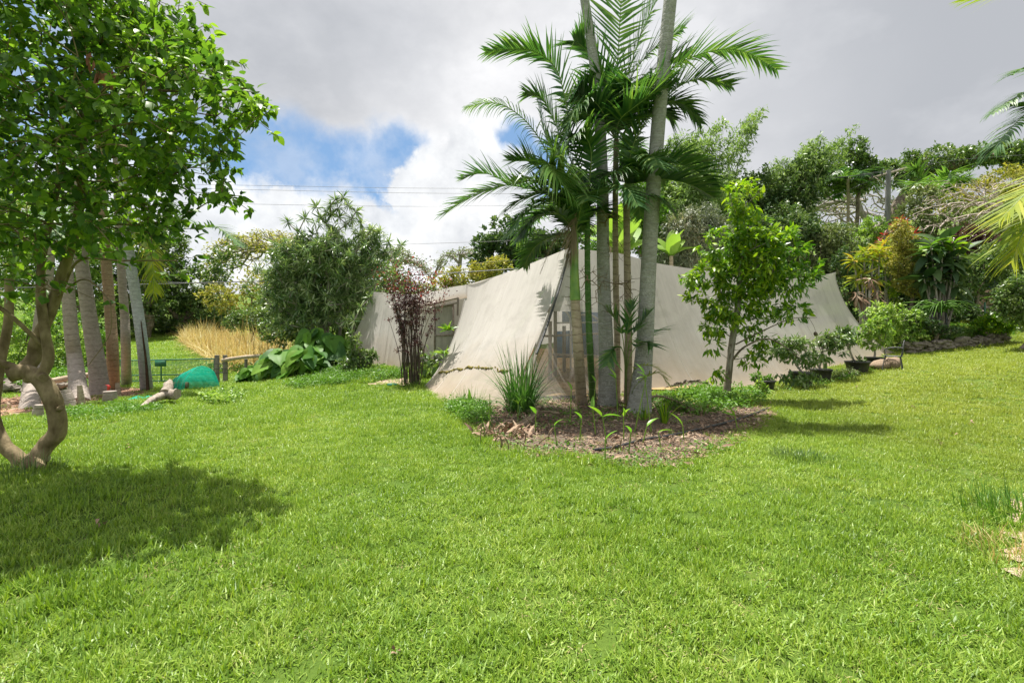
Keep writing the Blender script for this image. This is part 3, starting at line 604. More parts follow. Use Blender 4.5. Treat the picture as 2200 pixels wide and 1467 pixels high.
# ------------------------------------------------------------------ palm builder
def frond(mb, pts, ll=.5, n=44, wd=.050, lift=.15, droop=.5, stalk=.10, spread=1.0, m=0, rr=.016, msh=1, jit=.12, fwd=.75, back=.0):
    """one pinnate frond along 3-D points: rib plus two ranks of drooping leaflets"""
    n = int(n*1.25); ll = ll*1.22; wd = wd*1.08; C = catmull(pts, 40); L = np.linalg.norm(np.diff(C, axis=0), axis=1).sum(); tube(mb, C, np.linspace(rr, rr*.2, 40), 5, m=msh)
    ts = np.linspace(stalk, .995, n); idx = ts*39; i0 = np.minimum(idx.astype(int), 38); f = (idx-i0)[:, None]
    pos = C[i0]*(1-f)+C[i0+1]*f; tan = unit(C[i0+1]-C[i0]); up = np.array([0, 0, 1.])
    side = unit(np.cross(tan, up)+1e-6); nrm = np.cross(side, tan)
    prof = np.sin(pi*np.clip((ts-stalk)/(1-stalk)*.86+.10, 0, 1))**.6
    for sg in (-1, 1):
        fw = fwd*(.55+.9*ts)+RNG.normal(0, jit, n); lf = lift+RNG.normal(0, jit, n)
        d = unit(side*sg*spread+tan*fw[:, None]+nrm*lf[:, None]); ln = ll*prof*(1+.12*RNG.standard_normal(n)); segs = 5; p_ = pos.copy(); rows = []
        sag = droop*(.7+.6*RNG.random(n))
        for k in range(segs+1):
            g = k/segs; wk = wd*(.55+.45*sin(pi*min(g*1.3+.15, 1)))*(1-g**3) ; wv = unit(np.cross(d, nrm)+1e-6)
            if k < segs: rows += [p_-wv*wk/2, p_+wv*wk/2]
            else: rows.append(p_)
            p_ = p_+d*(ln/segs)[:, None]; d = unit(d+np.array([0, 0, -1.])*(sag*1.1/segs*(.4+1.6*g))[:, None])
        V = np.stack(rows, 1); nv = V.shape[1]; off = (np.arange(n)*nv)[:, None, None]; b = mb.n; mb.V.append(V.reshape(-1, 3)); mb.n += n*nv; mb.uv.append(None)
        for Fa in (np.array([[2*k, 2*k+1, 2*k+3, 2*k+2] for k in range(segs-1)]), np.array([[2*segs-2, 2*segs-1, 2*segs]])):
            ff = (Fa[None]+off).reshape(-1, Fa.shape[1])+b; mb.F.append(ff); mb.M.append(np.full(len(ff), m))
M_rib = plainmat('frond_rib', (.12, .20, .05), (.22, .28, .08), 8, .5, .4, bump=0)
M_shaft = plainmat('green_crownshaft', (.10, .22, .03), (.20, .32, .05), 5, .4, .5, bump=.1)
M_bamb = palmbark('green_ringed_stem', (.05, .12, .03), (.10, .20, .05), (.30, .34, .22), 5.0, (.12, .2, .08))
M_tan = palmbark('tan_ringed_stem', (.27, .22, .15), (.42, .35, .26), (.13, .10, .07), 6.5, (.40, .35, .28))
def stem(mb, pts, w0, w1, flare=1.5, k=16, n=60, m=0):
    C = catmull(pts, n); s = np.linspace(0, 1, n); r = w0+(w1-w0)*s; r = r*(1+(flare-1)*np.exp(-s*n/4.5)); tube(mb, C, r, k, m=m)
    return C
CG = 'palms of the clump in the mulch bed'
def clump_palm(name, label, base, trace, w0, w1, mat, fr, flare=1.3, extra=0, crown=None, shaft=None, leafm=None, ll=.5, xl=1.5, rise=(-.1, .9)):
    """trace: stem pixels (u, v, Y) upward; fr: fronds traced as (kw, [(u,v,Y)...]) """
    b = np.array(base); T_ = thing(name, label, 'palm tree', b, CG); mb = MB(); pts = [b-[0, 0, .08]]+[P(*q) for q in trace]
    stem(mb, pts, w0, w1, flare); mb.build('trunk', mat, T_)
    top = pts[-1]
    if shaft:
        mb = MB(); C = catmull([P(*q) for q in shaft], 16); s = np.linspace(0, 1, 16); tube(mb, C, w1*(1.25-.5*s), 12); mb.build('crownshaft', M_shaft, T_); top = C[-1]
    for kw, q in fr:
        kw = dict(kw); mt = kw.pop('mat', leafm or M_palm); mb = MB(); frond(mb, [top]+[P(*x) for x in q], **kw); mb.build('frond', [mt, M_rib], T_)
    for k in range(extra):
        a = k*2.4+RNG.random()*.6; el = RNG.uniform(*rise); L = xl*RNG.uniform(.8, 1.15); d = np.array([cos(a)*cos(el), sin(a)*cos(el), sin(el)])
        p1 = top+d*L*.45; p2 = top+d*L*.8+[0, 0, -.12*L]; p3 = top+d*L*1.02+[0, 0, -.40*L]; mb = MB()
        frond(mb, [top, p1, p2, p3], ll=ll*RNG.uniform(.85, 1.1), n=40, droop=RNG.uniform(.3, .8)); mb.build('frond', [leafm or M_palm, M_rib], T_)
    return T_, top
g_ = lambda u, v: G(u, v)
clump_palm('king_palm', 'tall grey ringed palm leaning right, rightmost and thickest trunk of the clump', g_(1372, 886), [(1385,740,9.3),(1394,560,9.3),(1404,400,9.25),(1420,200,9.2),(1440,0,9.15),(1452,-110,9.15)], .160, .112, M_kpalm, [], 1.6)
clump_palm('king_palm', 'tall grey lichened palm leaning left, second big trunk of the clump', g_(1306, 872), [(1302,740,9.75),(1296,560,9.75),(1294,380,9.7),(1284,200,9.65),(1270,90,9.6),(1256,0,9.6),(1240,-110,9.6)], .145, .078, M_kpalm, [], 1.6)
Y0 = 9.5
clump_palm('feather_palm', 'slim palm with bright green crownshaft over a tan ringed stem, leftmost of the clump', g_(1250, 868), [(1243,760,9.2),(1238,680,9.2),(1236,640,9.2)], .108, .082, M_tan,
  [(dict(ll=.5, n=44, droop=.5), [(1190,440,10.5),(1165,445,11.8),(1140,480,12.9)]), (dict(ll=.5, n=44, droop=.4), [(1235,425,10.6),(1218,430,11.9),(1195,460,13.1)]),
   (dict(ll=.6, n=46, droop=.7), [(1190,420,9.5),(1130,425,9.4),(1085,455,9.3)]), (dict(ll=.55, n=44, droop=.9), [(1200,460,9.0),(1150,470,8.9),(1120,510,8.8)]), (dict(ll=.5, n=40, droop=.3, lift=.4), [(1190,400,9.0),(1140,350,9.0),(1095,345,9.0)]),
   (dict(ll=.62, n=46, droop=.35), [(1180,395,9.3),(1080,400,9.1),(1010,425,9.0),(950,460,8.9)]),
   (dict(ll=.50, n=40, droop=.15, lift=.3), [(1180,420,9.6),(1110,400,9.6),(1040,372,9.6),(992,385,9.6)]),
   (dict(ll=.75, n=46, droop=1.5, mat=M_palmlt, spread=.8), [(1218,400,8.9),(1180,352,8.7),(1195,375,8.45),(1235,430,8.3)]),
   (dict(ll=.5, n=34, droop=.8, mat=M_palmlt), [(1200,430,9.2),(1160,440,9.0),(1110,470,8.9)]),
   (dict(ll=.42, n=40, droop=1.9, wd=.022), [(1185,350,9.5),(1140,272,9.4),(1085,228,9.3),(1040,222,9.3),(1000,232,9.3)])],
  1.25, extra=4, shaft=[(1236,645,9.2),(1234,580,9.2),(1236,500,9.25)], ll=.45, xl=1.2)
clump_palm('feather_palm', 'slim palm with dark green bamboo-like stem, second from left in the clump', g_(1274, 858), [(1268,760,9.45),(1264,660,9.45),(1262,560,9.5),(1262,430,9.5)], .068, .052, M_bamb,
  [(dict(ll=.62, n=50, droop=.35), [(1230,300,9.4),(1200,160,9.3),(1150,112,9.2),(1100,106,9.1),(1045,112,9.0)]),
   (dict(ll=.55, n=44, droop=.5), [(1220,330,9.6),(1170,220,9.6),(1130,200,9.6)]),
   (dict(ll=.60, n=44, droop=.9), [(1270,330,9.2),(1250,290,9.0),(1215,310,8.8),(1185,370,8.7)]),
   (dict(ll=.55, n=44, droop=.5), [(1225,360,9.9),(1175,300,9.9),(1150,190,9.9)])],
  1.2, extra=5, ll=.6, xl=1.5, rise=(-.1, 1.1))
clump_palm('feather_palm', 'slim grey palm stem between the two big trunks carrying the broad right-hand fronds', g_(1349, 868), [(1350,740,9.8),(1348,600,9.8),(1346,460,9.8),(1344,400,9.8)], .080, .062, M_tan,
  [(dict(ll=.6, n=50, droop=.5, lift=.5), [(1380,370,9.4),(1440,350,9.2),(1500,370,9.1),(1530,400,9.1)]), (dict(ll=.5, n=44, droop=1.2), [(1380,420,9.4),(1420,430,9.2),(1450,460,9.1)]), (dict(ll=.62, n=56, droop=.35, lift=.45), [(1370,392,9.5),(1420,385,9.2),(1480,396,9.1),(1535,425,9.1)]),
   (dict(ll=.62, n=50, droop=1.2), [(1340,380,9.3),(1320,372,9.0),(1290,395,8.9),(1270,440,8.9)]),
   (dict(ll=.55, n=44, droop=.3), [(1400,360,9.8),(1460,335,9.8),(1520,350,9.8)]),
   (dict(ll=.66, n=50, droop=.45, lift=.35), [(1365,300,9.5),(1430,210,9.3),(1500,170,9.3),(1570,185,9.3)]),
   (dict(ll=.55, n=46, droop=.8), [(1365,290,9.6),(1420,225,9.6),(1470,225,9.6),(1505,265,9.6)]),
   (dict(ll=.62, n=50, droop=.4), [(1370,250,9.5),(1440,150,9.3),(1530,110,9.2),(1600,112,9.2),(1668,150,9.2)])],
  1.25, extra=4, ll=.55, xl=1.4, rise=(-.3, .7))
clump_palm('feather_palm', 'slender palm behind the left big trunk with upright fronds reaching above the others', g_(1325, 862), [(1326,740,10.1),(1323,600,10.1),(1322,420,10.1),(1324,300,10.1)], .070, .055, M_tan,
  [(dict(ll=.85, n=44, droop=.15, wd=.05, lift=.2), [(1322,220,10.0),(1330,80,9.9),(1335,-40,9.8),(1325,-140,9.8)]),
   (dict(ll=.75, n=40, droop=.2, wd=.05), [(1340,200,10.0),(1375,80,9.9),(1420,-20,9.8)]),
   (dict(ll=.70, n=44, droop=.4), [(1310,200,10.0),(1260,110,9.9),(1235,90,9.8)]),
   (dict(ll=.66, n=50, droop=.5), [(1330,260,9.3),(1370,225,9.0),(1420,190,8.9),(1450,170,8.9)]),
   (dict(ll=.70, n=44, droop=.4, wd=.045), [(1350,180,10.0),(1400,110,10.0),(1470,60,10.0)]),
   (dict(ll=.66, n=44, droop=.4, wd=.045), [(1350,200,10.0),(1420,140,10.1),(1480,120,10.1)]),
   (dict(ll=.66, n=50, droop=.8), [(1300,250,9.5),(1270,215,9.3),(1235,240,9.1),(1210,300,9.0)]),
   (dict(ll=.66, n=44, droop=.6), [(1315,240,9.8),(1300,170,9.7),(1250,180,9.6),(1215,220,9.5)])],
  1.25, extra=8, ll=.62, xl=1.6, rise=(-.1, 1.2))
# young palm between the trunks
yp = thing('young_palm', 'young palm with pleated green leaves sprouting between the two big grey trunks', 'palm tree', g_(1345, 872), CG)
for q in ([(1340,740,9.1),(1325,690,9.0),(1305,662,9.0)], [(1345,740,9.0),(1352,690,8.9),(1358,650,8.9)], [(1350,745,9.0),(1375,700,8.9),(1392,672,8.9)], [(1350,750,9.0),(1385,735,8.9),(1400,742,8.8)], [(1340,760,9.0),(1318,750,8.9),(1306,782,8.8)], [(1352,770,9.0),(1400,715,9.6),(1440,708,9.8)]):
    mb = MB(); frond(mb, [g_(1345, 872)]+[P(*x) for x in q], ll=.34, n=14, wd=.055, droop=.25, stalk=.45, rr=.012); mb.build('frond', [M_palm, M_rib], yp)
for q in ([(1360,800,8.9),(1395,785,8.8),(1440,810,8.7)], [(1365,830,8.9),(1410,800,8.8),(1440,830,8.7)]):
    mb = MB(); frond(mb, [g_(1350, 872)]+[P(*x) for x in q], ll=.25, n=22, wd=.02, droop=.6, stalk=.4, rr=.008); mb.build('frond', [M_palmy, M_rib], yp)
# dead hanging fronds and fruit stalks
for (lab, q, nn, ll_) in (('dead brown frond hanging down over the tent ridge left of the palm stems', [(1232,480,9.2),(1215,490,9.1),(1185,530,9.0),(1160,590,9.0)], 40, .32), ('dry brown leaf fibres hanging from the crown above the green stem', [(1240,440,9.0),(1232,480,8.95),(1228,520,8.9),(1226,560,8.9)], 60, .40)):
    mb = MB(); frond(mb, [P(*x) for x in q], ll=ll_, n=nn, wd=.014, droop=2.6, stalk=.1, rr=.012, spread=.4); o = mb.build('dead_frond', [M_dry, M_dry], label=lab, category='palm frond')
M_stalk = plainmat('dry_stalk', (.13, .10, .06), (.25, .19, .12), 10, .9, .1, bump=0)
for (lab, c, r) in (('bare branching fruit stalk hanging right of the left big trunk', P(1330, 610, 9.6), .55), ('bare branching fruit stalk hanging beside the green stem', P(1262, 600, 9.3), .55), ('tangle of fruiting stalks below the palm crowns', P(1305, 470, 9.5), .8)):
    n = 60; d = rand_dir(n)*[1, .7, 1]; d[:, 2] -= .3; mb = MB(); tips = c+d*r*RNG.uniform(.5, 1, (n, 1)); add_limbs(mb, limbs(c, .0035, list(tips), .015, seg=.09, wob=.5), 4); mb.build('fruit_stalk', M_stalk, label=lab, category='palm stalk')
# ------------------------------------------------------------------ trees and shrubs
def blob_pts(blobs, n, shell=.0, Yd=.6, gap=0.0):
    """points in pixel-traced ellipsoids (u, v, Y, ru, rv[, ry]); shell pushes them outward"""
    bl = np.array([(*b, b[3]/F*b[2]*Yd*1.2 if len(b) < 6 else b[5]) if len(b) < 6 else b for b in blobs], float)
    C = np.stack([(bl[:, 0]-CU)/F*bl[:, 2], bl[:, 2], EYE+(HV-bl[:, 1])/F*bl[:, 2]], 1); R = np.stack([bl[:, 3]/F*bl[:, 2], bl[:, 5], bl[:, 4]/F*bl[:, 2]], 1)
    wgt = (R[:, 0]*R[:, 2]*R[:, 1]**.5); wgt /= wgt.sum(); k = RNG.choice(len(bl), n, p=wgt); d = rand_dir(n); r = (shell+(1-shell)*RNG.random(n))**(1/3 if shell == 0 else .6)
    q = C[k]+d*(r*np.where(RNG.random(n) < .22, 1+.30*RNG.random(n), 1))[:, None]*R[k]
    if gap > 0:
        ph = 2.6/np.median(R[:, 0]); kp = (np.sin(q[:, 0]*ph+1.7*np.sin(q[:, 2]*ph*1.3))*np.cos(q[:, 2]*ph*1.2+1.3*np.sin(q[:, 1]*ph)) < 1-gap) | (RNG.random(n) < .25); q, d, k = q[kp], d[kp], k[kp]
    return q, d, k, C, R
LM = {}
def lm(key, *a, **k):
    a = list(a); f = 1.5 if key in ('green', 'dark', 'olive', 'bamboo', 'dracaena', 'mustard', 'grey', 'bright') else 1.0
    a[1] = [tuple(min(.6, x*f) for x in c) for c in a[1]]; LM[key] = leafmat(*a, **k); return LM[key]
lm('green', 'leaf_green', [(.025, .055, .020), (.06, .11, .03), (.11, .16, .045), (.22, .26, .13)], .30, .35, .5)  # palest stop paints leaf highlights as random pale leaves
lm('bright', 'leaf_bright', [(.045, .10, .02), (.10, .18, .03), (.17, .26, .04), (.28, .35, .09)], .38, .4, .4)
lm('lime', 'leaf_lime', [(.05, .14, .015), (.11, .24, .02), (.24, .38, .02), (.42, .52, .03)], .42, .35, .45)
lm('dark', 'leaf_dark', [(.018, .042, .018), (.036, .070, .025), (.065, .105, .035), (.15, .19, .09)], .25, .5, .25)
lm('olive', 'leaf_olive', [(.05, .07, .03), (.09, .12, .05), (.14, .17, .07), (.20, .21, .10)], .25, .5, .3)
lm('grey', 'leaf_greyish', [(.06, .08, .05), (.11, .13, .09), (.18, .20, .14), (.24, .20, .12)], .2, .45, .5)
lm('mustard', 'leaf_mustard', [(.10, .12, .03), (.17, .18, .04), (.26, .24, .05), (.32, .26, .07)], .3, .5, .3)
lm('bamboo', 'leaf_bamboo', [(.06, .10, .035), (.11, .17, .055), (.17, .24, .085), (.27, .33, .16)], .35, .45, .35)
lm('purple', 'leaf_purple', [(.035, .018, .025), (.07, .03, .035), (.12, .05, .055), (.20, .11, .10)], .2, .35, .5, tcol=(1.3, .6, .5))
lm('red', 'leaf_red', [(.10, .015, .02), (.22, .03, .03), (.38, .06, .05), (.45, .16, .12)], .3, .4, .4, tcol=(1.3, .5, .4))
lm('dracaena', 'leaf_dracaena', [(.035, .08, .03), (.085, .145, .055), (.18, .24, .10), (.36, .40, .24)], .25, .25, .7)
lm('ti', 'leaf_ti', [(.10, .18, .03), (.22, .30, .03), (.42, .40, .04), (.42, .16, .04)], .35, .35, .4)
lm('elephant', 'leaf_elephant', [(.025, .085, .018), (.055, .155, .022), (.11, .25, .03), (.22, .37, .05)], .36, .5, .22, .9)
lm('weed', 'leaf_weed', [(.06, .15, .02), (.11, .23, .03), (.17, .31, .04)], .35, .45, .3)
lm('straw', 'dry_grass', [(.34, .25, .10), (.50, .38, .15), (.62, .50, .22), (.74, .63, .36)], .3, .6, .2, tcol=(1.1, 1, .7))
lm('litter', 'leaf_litter', [(.10, .06, .04), (.20, .13, .09), (.32, .23, .16), (.45, .36, .27)], .05, .9, .05, 3, tcol=(1, .9, .7))
def tree(name, label, cat, base, blobs, n, s, mat='green', tpl=T_FAR, per=9, cr=.0, bark=None, r0=.12, nt=None, tipr=.006, shell=.35, hang=.0, group=None, seg=.5, lift=.25, trunkpts=None, wob=.12, sp=None, multi=1, gap=.45):
    """trunk (with limbs reaching through the crown) and crown (leaf sprays round every twig end)"""
    base = np.asarray(base, float); T_ = thing(name, label, cat, base, group)
    pts, d, k, C, R = blob_pts(blobs, n, shell, gap=gap); n = len(pts); nt = nt or min(n, 160)
    mb = MB(); root = base-np.array([0, 0, .1])
    if trunkpts is not None: root = np.vstack([root, catmull([root]+list(trunkpts), 12)[1:]])
    for q in range(multi):
        rt = root if multi == 1 else np.vstack([base+[RNG.normal(0, .12), RNG.normal(0, .12), -.1]])
        add_limbs(mb, limbs(rt, tipr, list(pts[q*nt//multi:(q+1)*nt//multi]), r0, seg=seg, wob=wob), 6)
    mb.build('trunk', bark or M_bark, T_)
    sp = sp or s*1.3; N = n*per; c = np.repeat(pts, per, 0); out_ = np.repeat(unit(d+[0, 0, lift]), per, 0); dd = unit(out_*.8+rand_dir(N)*.9+np.array([0, 0, -hang])); 
    pos = c+rand_dir(N)*sp*RNG.random((N, 1))**.5*.9; mb = MB(); leaves(mb, tpl, pos, dd, s=s*RNG.uniform(.6, 1.25, N)); mb.build('crown', LM[mat], T_, smooth=tpl is not T_FAR)
    return T_
gy = GY
# --- near tree on the left edge: traced stem and limbs, leaf rosettes
nb = G(62, 1003); nt_ = thing('broadleaf_tree', 'large leafy tree with a twisted pale forked trunk leaning in at the left edge', 'tree', nb)
Yn = nb[1]; mb = MB(); Q = lambda *q: [P(u, v, Yn+dy) for u, v, dy in q]
def limb(q, r0, r1, n=40, k=14): C = catmull(Q(*q), n); rr = np.linspace(r0, r1, n)*.74*(1+.025*np.sin(np.arange(n)*.55)+.02*np.sin(np.arange(n)*1.7)); tube(mb, C, rr, k, jit=.012); return C
limb([(82,1030,0), (82,985,0), (100,955,.05), (124,925,.05), (117,870,0), (95,825,0), (62,800,0), (28,802,-.05)], .125, .115)
limb([(62,1030,0), (40,985,0), (8,955,0), (-14,900,.05), (-10,840,.1), (0,780,.2), (18,690,.3), (20,600,.35)], .11, .055)
limb([(70,1040,0), (72,1005,0), (90,980,0)], .19, .12, 12)
for q_ in ((100,1022,-.2), (40,1026,-.25), (10,1012,.1), (118,1008,.2)): limb([(72,985,0), ((72+q_[0])/2,1000,q_[2]/2), (q_[0],q_[1]+10,q_[2])], .11, .03, 10, 10)
limb([(20,806,-.05), (45,798,0), (72,770,.1), (78,735,.1), (110,665,.1), (140,570,.1), (165,480,.1), (178,360,.05), (176,180,0), (172,60,-.1), (178,-60,-.1)], .115, .030, 80)
limb([(60,812,0), (88,806,-.02), (104,770,0), (98,720,0), (88,640,0), (90,560,.05), (108,470,.1), (130,380,.2), (150,300,.3), (210,210,.4)], .085, .028, 60)
limb([(90,738,0), (60,712,-.1), (25,680,-.2), (-30,640,-.3)], .035, .028, 20, 8); limb([(92,545,0), (60,520,-.1), (20,490,-.2), (-40,470,-.3)], .035, .025, 20, 8)
limb([(60,800,0), (0,780,-.1), (-60,775,-.3)], .06, .05, 14); limb([(88,806,-.02), (94,812,-.12)], .075, .06, 6)
limb([(124,880,.02), (132,876,-.12)], .05, .035, 5, 8)
limb([(176,200,0), (250,190,-.2), (330,195,-.4), (430,195,-.4), (540,190,-.3)], .035, .012, 30, 8); limb([(165,240,0), (230,270,-.3), (300,310,-.5), (400,370,-.6)], .03, .01, 30, 8)
limb([(120,640,.1), (180,600,-.2), (230,640,-.4), (238,665,-.5), (235,720,-.5), (190,785,-.5)], .014, .005, 30, 6); limb([(135,620,.1), (170,560,-.2), (260,560,-.5), (380,560,-.6)], .025, .008, 24, 6)
nblobs = [(60,60,5.2,150,110),(220,60,5.3,150,110),(330,110,5.2,120,100),(430,180,5.1,90,70),(505,215,5.0,55,50),(545,215,5.0,30,35),(440,110,5.1,45,40),(80,230,5.2,140,110),(240,230,5.1,130,100),(370,260,5.1,100,80),(450,300,5.0,55,50),
          (90,380,5.2,150,90),(250,370,5.2,120,80),(380,380,5.2,80,55),(470,400,5.0,30,38),(60,500,5.2,140,60),(210,480,5.3,120,50),(320,455,5.3,70,30),(405,470,5.2,36,16),(430,560,5.2,24,8),(-120,250,5.2,120,220),(330,20,5.3,90,50),(150,-80,5.2,240,90),
          (270,570,5.2,70,24),(190,640,5.1,50,14),(60,590,5.1,70,24),(120,660,5.0,30,18),(20,660,5.1,40,20),(330,545,5.3,34,16),(-60,600,5.1,60,60),(245,655,5.2,35,18)]
nW = np.array([(b[0], b[1], b[2]-.05, b[3], b[4], .75+b[3]/260) for b in nblobs])
pts, d, k, C, R = blob_pts([tuple(b) for b in nW], 2050, .12, gap=.42)
hi = (pts[:, 2] > pz(560, 5.2)); keepm = hi | (RNG.random(len(pts)) < .5); pts, d = pts[keepm], d[keepm]
# trunk nodes seed the fine limbs
seedn = np.vstack([catmull(Q((62,800,0),(72,770,.1),(110,665,.1),(140,570,.1),(165,480,.1),(178,360,.05),(176,180,0),(172,60,-.1)), 30)])
A, B, ra, rb = limbs(seedn, .0035, list(pts), .05, seg=.22, wob=.18); add_limbs(mb, (A[29:], B[29:], np.minimum(ra[29:], .03), np.minimum(rb[29:], .03)), 5)
mb.build('trunk', M_bark_avo, nt_)
per = 9; N = len(pts)*per; c = np.repeat(pts, per, 0); ax = np.repeat(unit(d*[1, 1, .5]+[0, 0, .25]), per, 0)
dd = unit(ax*.55+rand_dir(N)*1.0+np.array([0, 0, -.28])); pos = c+ax*RNG.uniform(-.12, .06, (N, 1))+rand_dir(N)*.02
mb = MB(); leaves(mb, T_FINE, pos, dd, s=.098*RNG.uniform(.45, 1.45, N), roll=RNG.normal(0, .35, N)); mb.build('crown', M_avo, nt_)
mb = MB(); N = 16; leaves(mb, T_OBL, P(212,150,4.6)+RNG.normal(0, .05, (N, 3)), unit(rand_dir(N)+[.3, 0, -1.6]), s=.14*RNG.uniform(.7, 1.2, N)); mb.build('dead_leaf_cluster', leafmat('brown_leaf', [(.14, .05, .03), (.28, .12, .07), (.36, .18, .11)], .2, .6, .3), nt_, label='cluster of withered reddish brown leaves')

# --- small tree right of centre
b = G(1560, 855)
tree('fruit_tree', 'small lime-green tree with a thin bent trunk standing in front of the tent', 'tree', b,
     [(1600,430,11,42,45),(1612,500,11,55,45),(1560,530,11.1,60,40),(1680,520,11,60,32),(1520,590,11.1,50,30),(1600,590,11,75,45),(1690,600,11,65,35),(1735,580,11,28,22),(1485,605,11,25,20),(1640,560,10.8,60,60),(1500,640,10.9,28,16),
      (1545,660,10.9,35,25),(1640,650,11,50,25),(1700,665,10.9,38,16),(1535,700,11,30,28),(1600,700,10.9,32,22),(1530,740,10.8,22,18),(1640,730,11,30,16),(1690,685,10.8,50,10),(1620,770,10.9,30,18),(1535,800,10.8,16,16),(1580,660,10.8,50,40)],
     860, .165, 'lime', T_OBL, 10, bark=M_barkg, r0=.075, nt=200, tipr=.005, hang=.35, shell=.25, seg=.25, lift=.1, trunkpts=[P(1566,800,11.2), P(1572,740,11.1), P(1585,660,11.1), P(1590,600,11.0)], sp=.10)
mb = MB(); tube(mb, catmull([P(1560,852,11.25), P(1566,800,11.2), P(1572,740,11.1), P(1585,660,11.1)], 30), np.linspace(.085, .05, 30), 12, jit=.06)
bx_ = bpy.data.objects['fruit_tree']; mb.build('trunk_base', M_bark, bx_)
mb = MB(); tube(mb, catmull([P(1572,775,11.1), P(1600,745,10.9), P(1650,728,10.7), P(1700,755,10.6), P(1745,800,10.5)], 30), np.linspace(.028, .008, 30), 6); tube(mb, catmull([P(1580,740,11), P(1640,710,10.8), P(1700,685,10.6), P(1755,682,10.5)], 30), np.linspace(.02, .006, 30), 6)
tube(mb, catmull([P(1738,683,10.5), P(1748,700,10.5), P(1752,712,10.5)], 8), .004, 5); mb.build('bare_branch', M_bark, bx_)
tips = blob_pts([(1740,770,10.5,45,14),(1660,755,10.7,40,10),(1720,810,10.5,50,12)], 70, .0)[0]; N = 70*6; mb = MB()
leaves(mb, T_OBL, np.repeat(tips, 6, 0)+rand_dir(N)*.06, unit(rand_dir(N)+[0, 0, -.9]), s=.15*RNG.uniform(.6, 1.2, N)); mb.build('low_foliage', LM['green'], bx_)
mb = MB(); a = np.linspace(0, pi, 9); tube(mb, np.stack([np.full(9, P(1752, 717, 10.5)[0]), np.full(9, 10.5), P(1752, 717, 10.5)[2]+.045*np.cos(a)], 1), .038*np.sin(a)+.002, 10); mb.build('dried_fruit', M_bark, bx_)

# --- row of palms at the left
LG = 'palms of the row beside the green gate'
def row_palm(label, base, trace, w0, w1, mat, fr=(), extra=6, fl=1.25, matf=None):
    b = np.array(base); T_ = thing('ringed_palm', label, 'palm tree', b, LG); mb = MB(); stem(mb, [b-[0, 0, .1]]+[P(*q) for q in trace], w0, w1, fl); mb.build('trunk', mat, T_)
    top = P(*trace[-1])
    for kw, q in fr: kw = dict(kw); mt = kw.pop('mat', M_palm); mb = MB(); frond(mb, [top]+[P(*x) for x in q], **kw); mb.build('frond', [mt, M_rib], T_)
    for k in range(extra):
        a = k*2.4+RNG.random(); el = RNG.uniform(.1, 1.0); L = RNG.uniform(1.6, 2.2); dd_ = np.array([cos(a)*cos(el), sin(a)*cos(el), sin(el)])
        mb = MB(); frond(mb, [top, top+dd_*L*.5, top+dd_*L*.85+[0, 0, -.15*L], top+dd_*L*1.05+[0, 0, -.45*L]], ll=.5, n=36, droop=.6); mb.build('frond', [M_palm, M_rib], T_)
row_palm('grey palm with a dark split down its swollen trunk, rightmost of the row', G(316,838), [(306,740,14.6),(292,640,14.6),(280,560,14.6),(272,480,14.6),(262,300,14.6)], .150, .125, M_gpalm, [(dict(ll=.55, n=40, droop=.7), [(400,470,14.4),(470,490,14.2),(520,530,14)]), (dict(ll=.55, n=40, droop=.9), [(350,330,14.4),(430,340,14.2),(480,400,14)]), (dict(ll=.6, n=40, droop=1.2, mat=M_palmy, wd=.06), [(300,480,14),(326,560,13.9),(330,640,13.9)])], 4)
row_palm('slim palm with pale ringed foot and orange-brown upper stem behind the gate line', G(272,826), [(270,740,16.4),(268,680,16.4),(262,600,16.4),(255,480,16.4),(250,330,16.4)], .14, .105, M_kpalm2, [], 5)
row_palm('ringed palm with a rusty orange upper stem, third from the right of the row', G(243,838), [(242,760,15.2),(238,690,15.2),(228,560,15.2),(220,450,15.2),(215,300,15.2)], .165, .115, M_orange, [(dict(ll=.6, n=40, droop=.6), [(300,150,15),(400,80,14.8),(460,120,14.6)])], 4)
row_palm('stout ringed palm leaning left with a swollen foot, fourth from the right of the row', G(216,848), [(208,780,14.6),(198,720,14.6),(186,640,14.6),(170,520,14.6),(160,380,14.6)], .23, .145, M_kpalm2, [], 5, 1.25)
row_palm('ringed palm with a broad pale foot beside the tilted stump', G(172,862), [(162,780,13.6),(154,720,13.6),(146,620,13.6),(140,500,13.6)], .19, .13, M_kpalm2, [], 5)
row_palm('pale palm trunk half hidden behind the fork of the leafy tree', G(62,880), [(78,760,11.5),(88,690,11.5),(100,600,11.5),(110,480,11.5)], .15, .11, M_kpalm2, [], 3)
mb = MB(); tube(mb, catmull([P(318,838,14.3), P(314,780,14.33), P(308,730,14.36), P(303,690,14.4)], 14), np.linspace(.045, .012, 14), 5); mb.build('trunk_split', plainmat('dark_rot', (.03, .02, .015), (.08, .05, .03), 10, .9, .05), bpy.data.objects['ringed_palm'], label='dark rotten split running up the trunk')
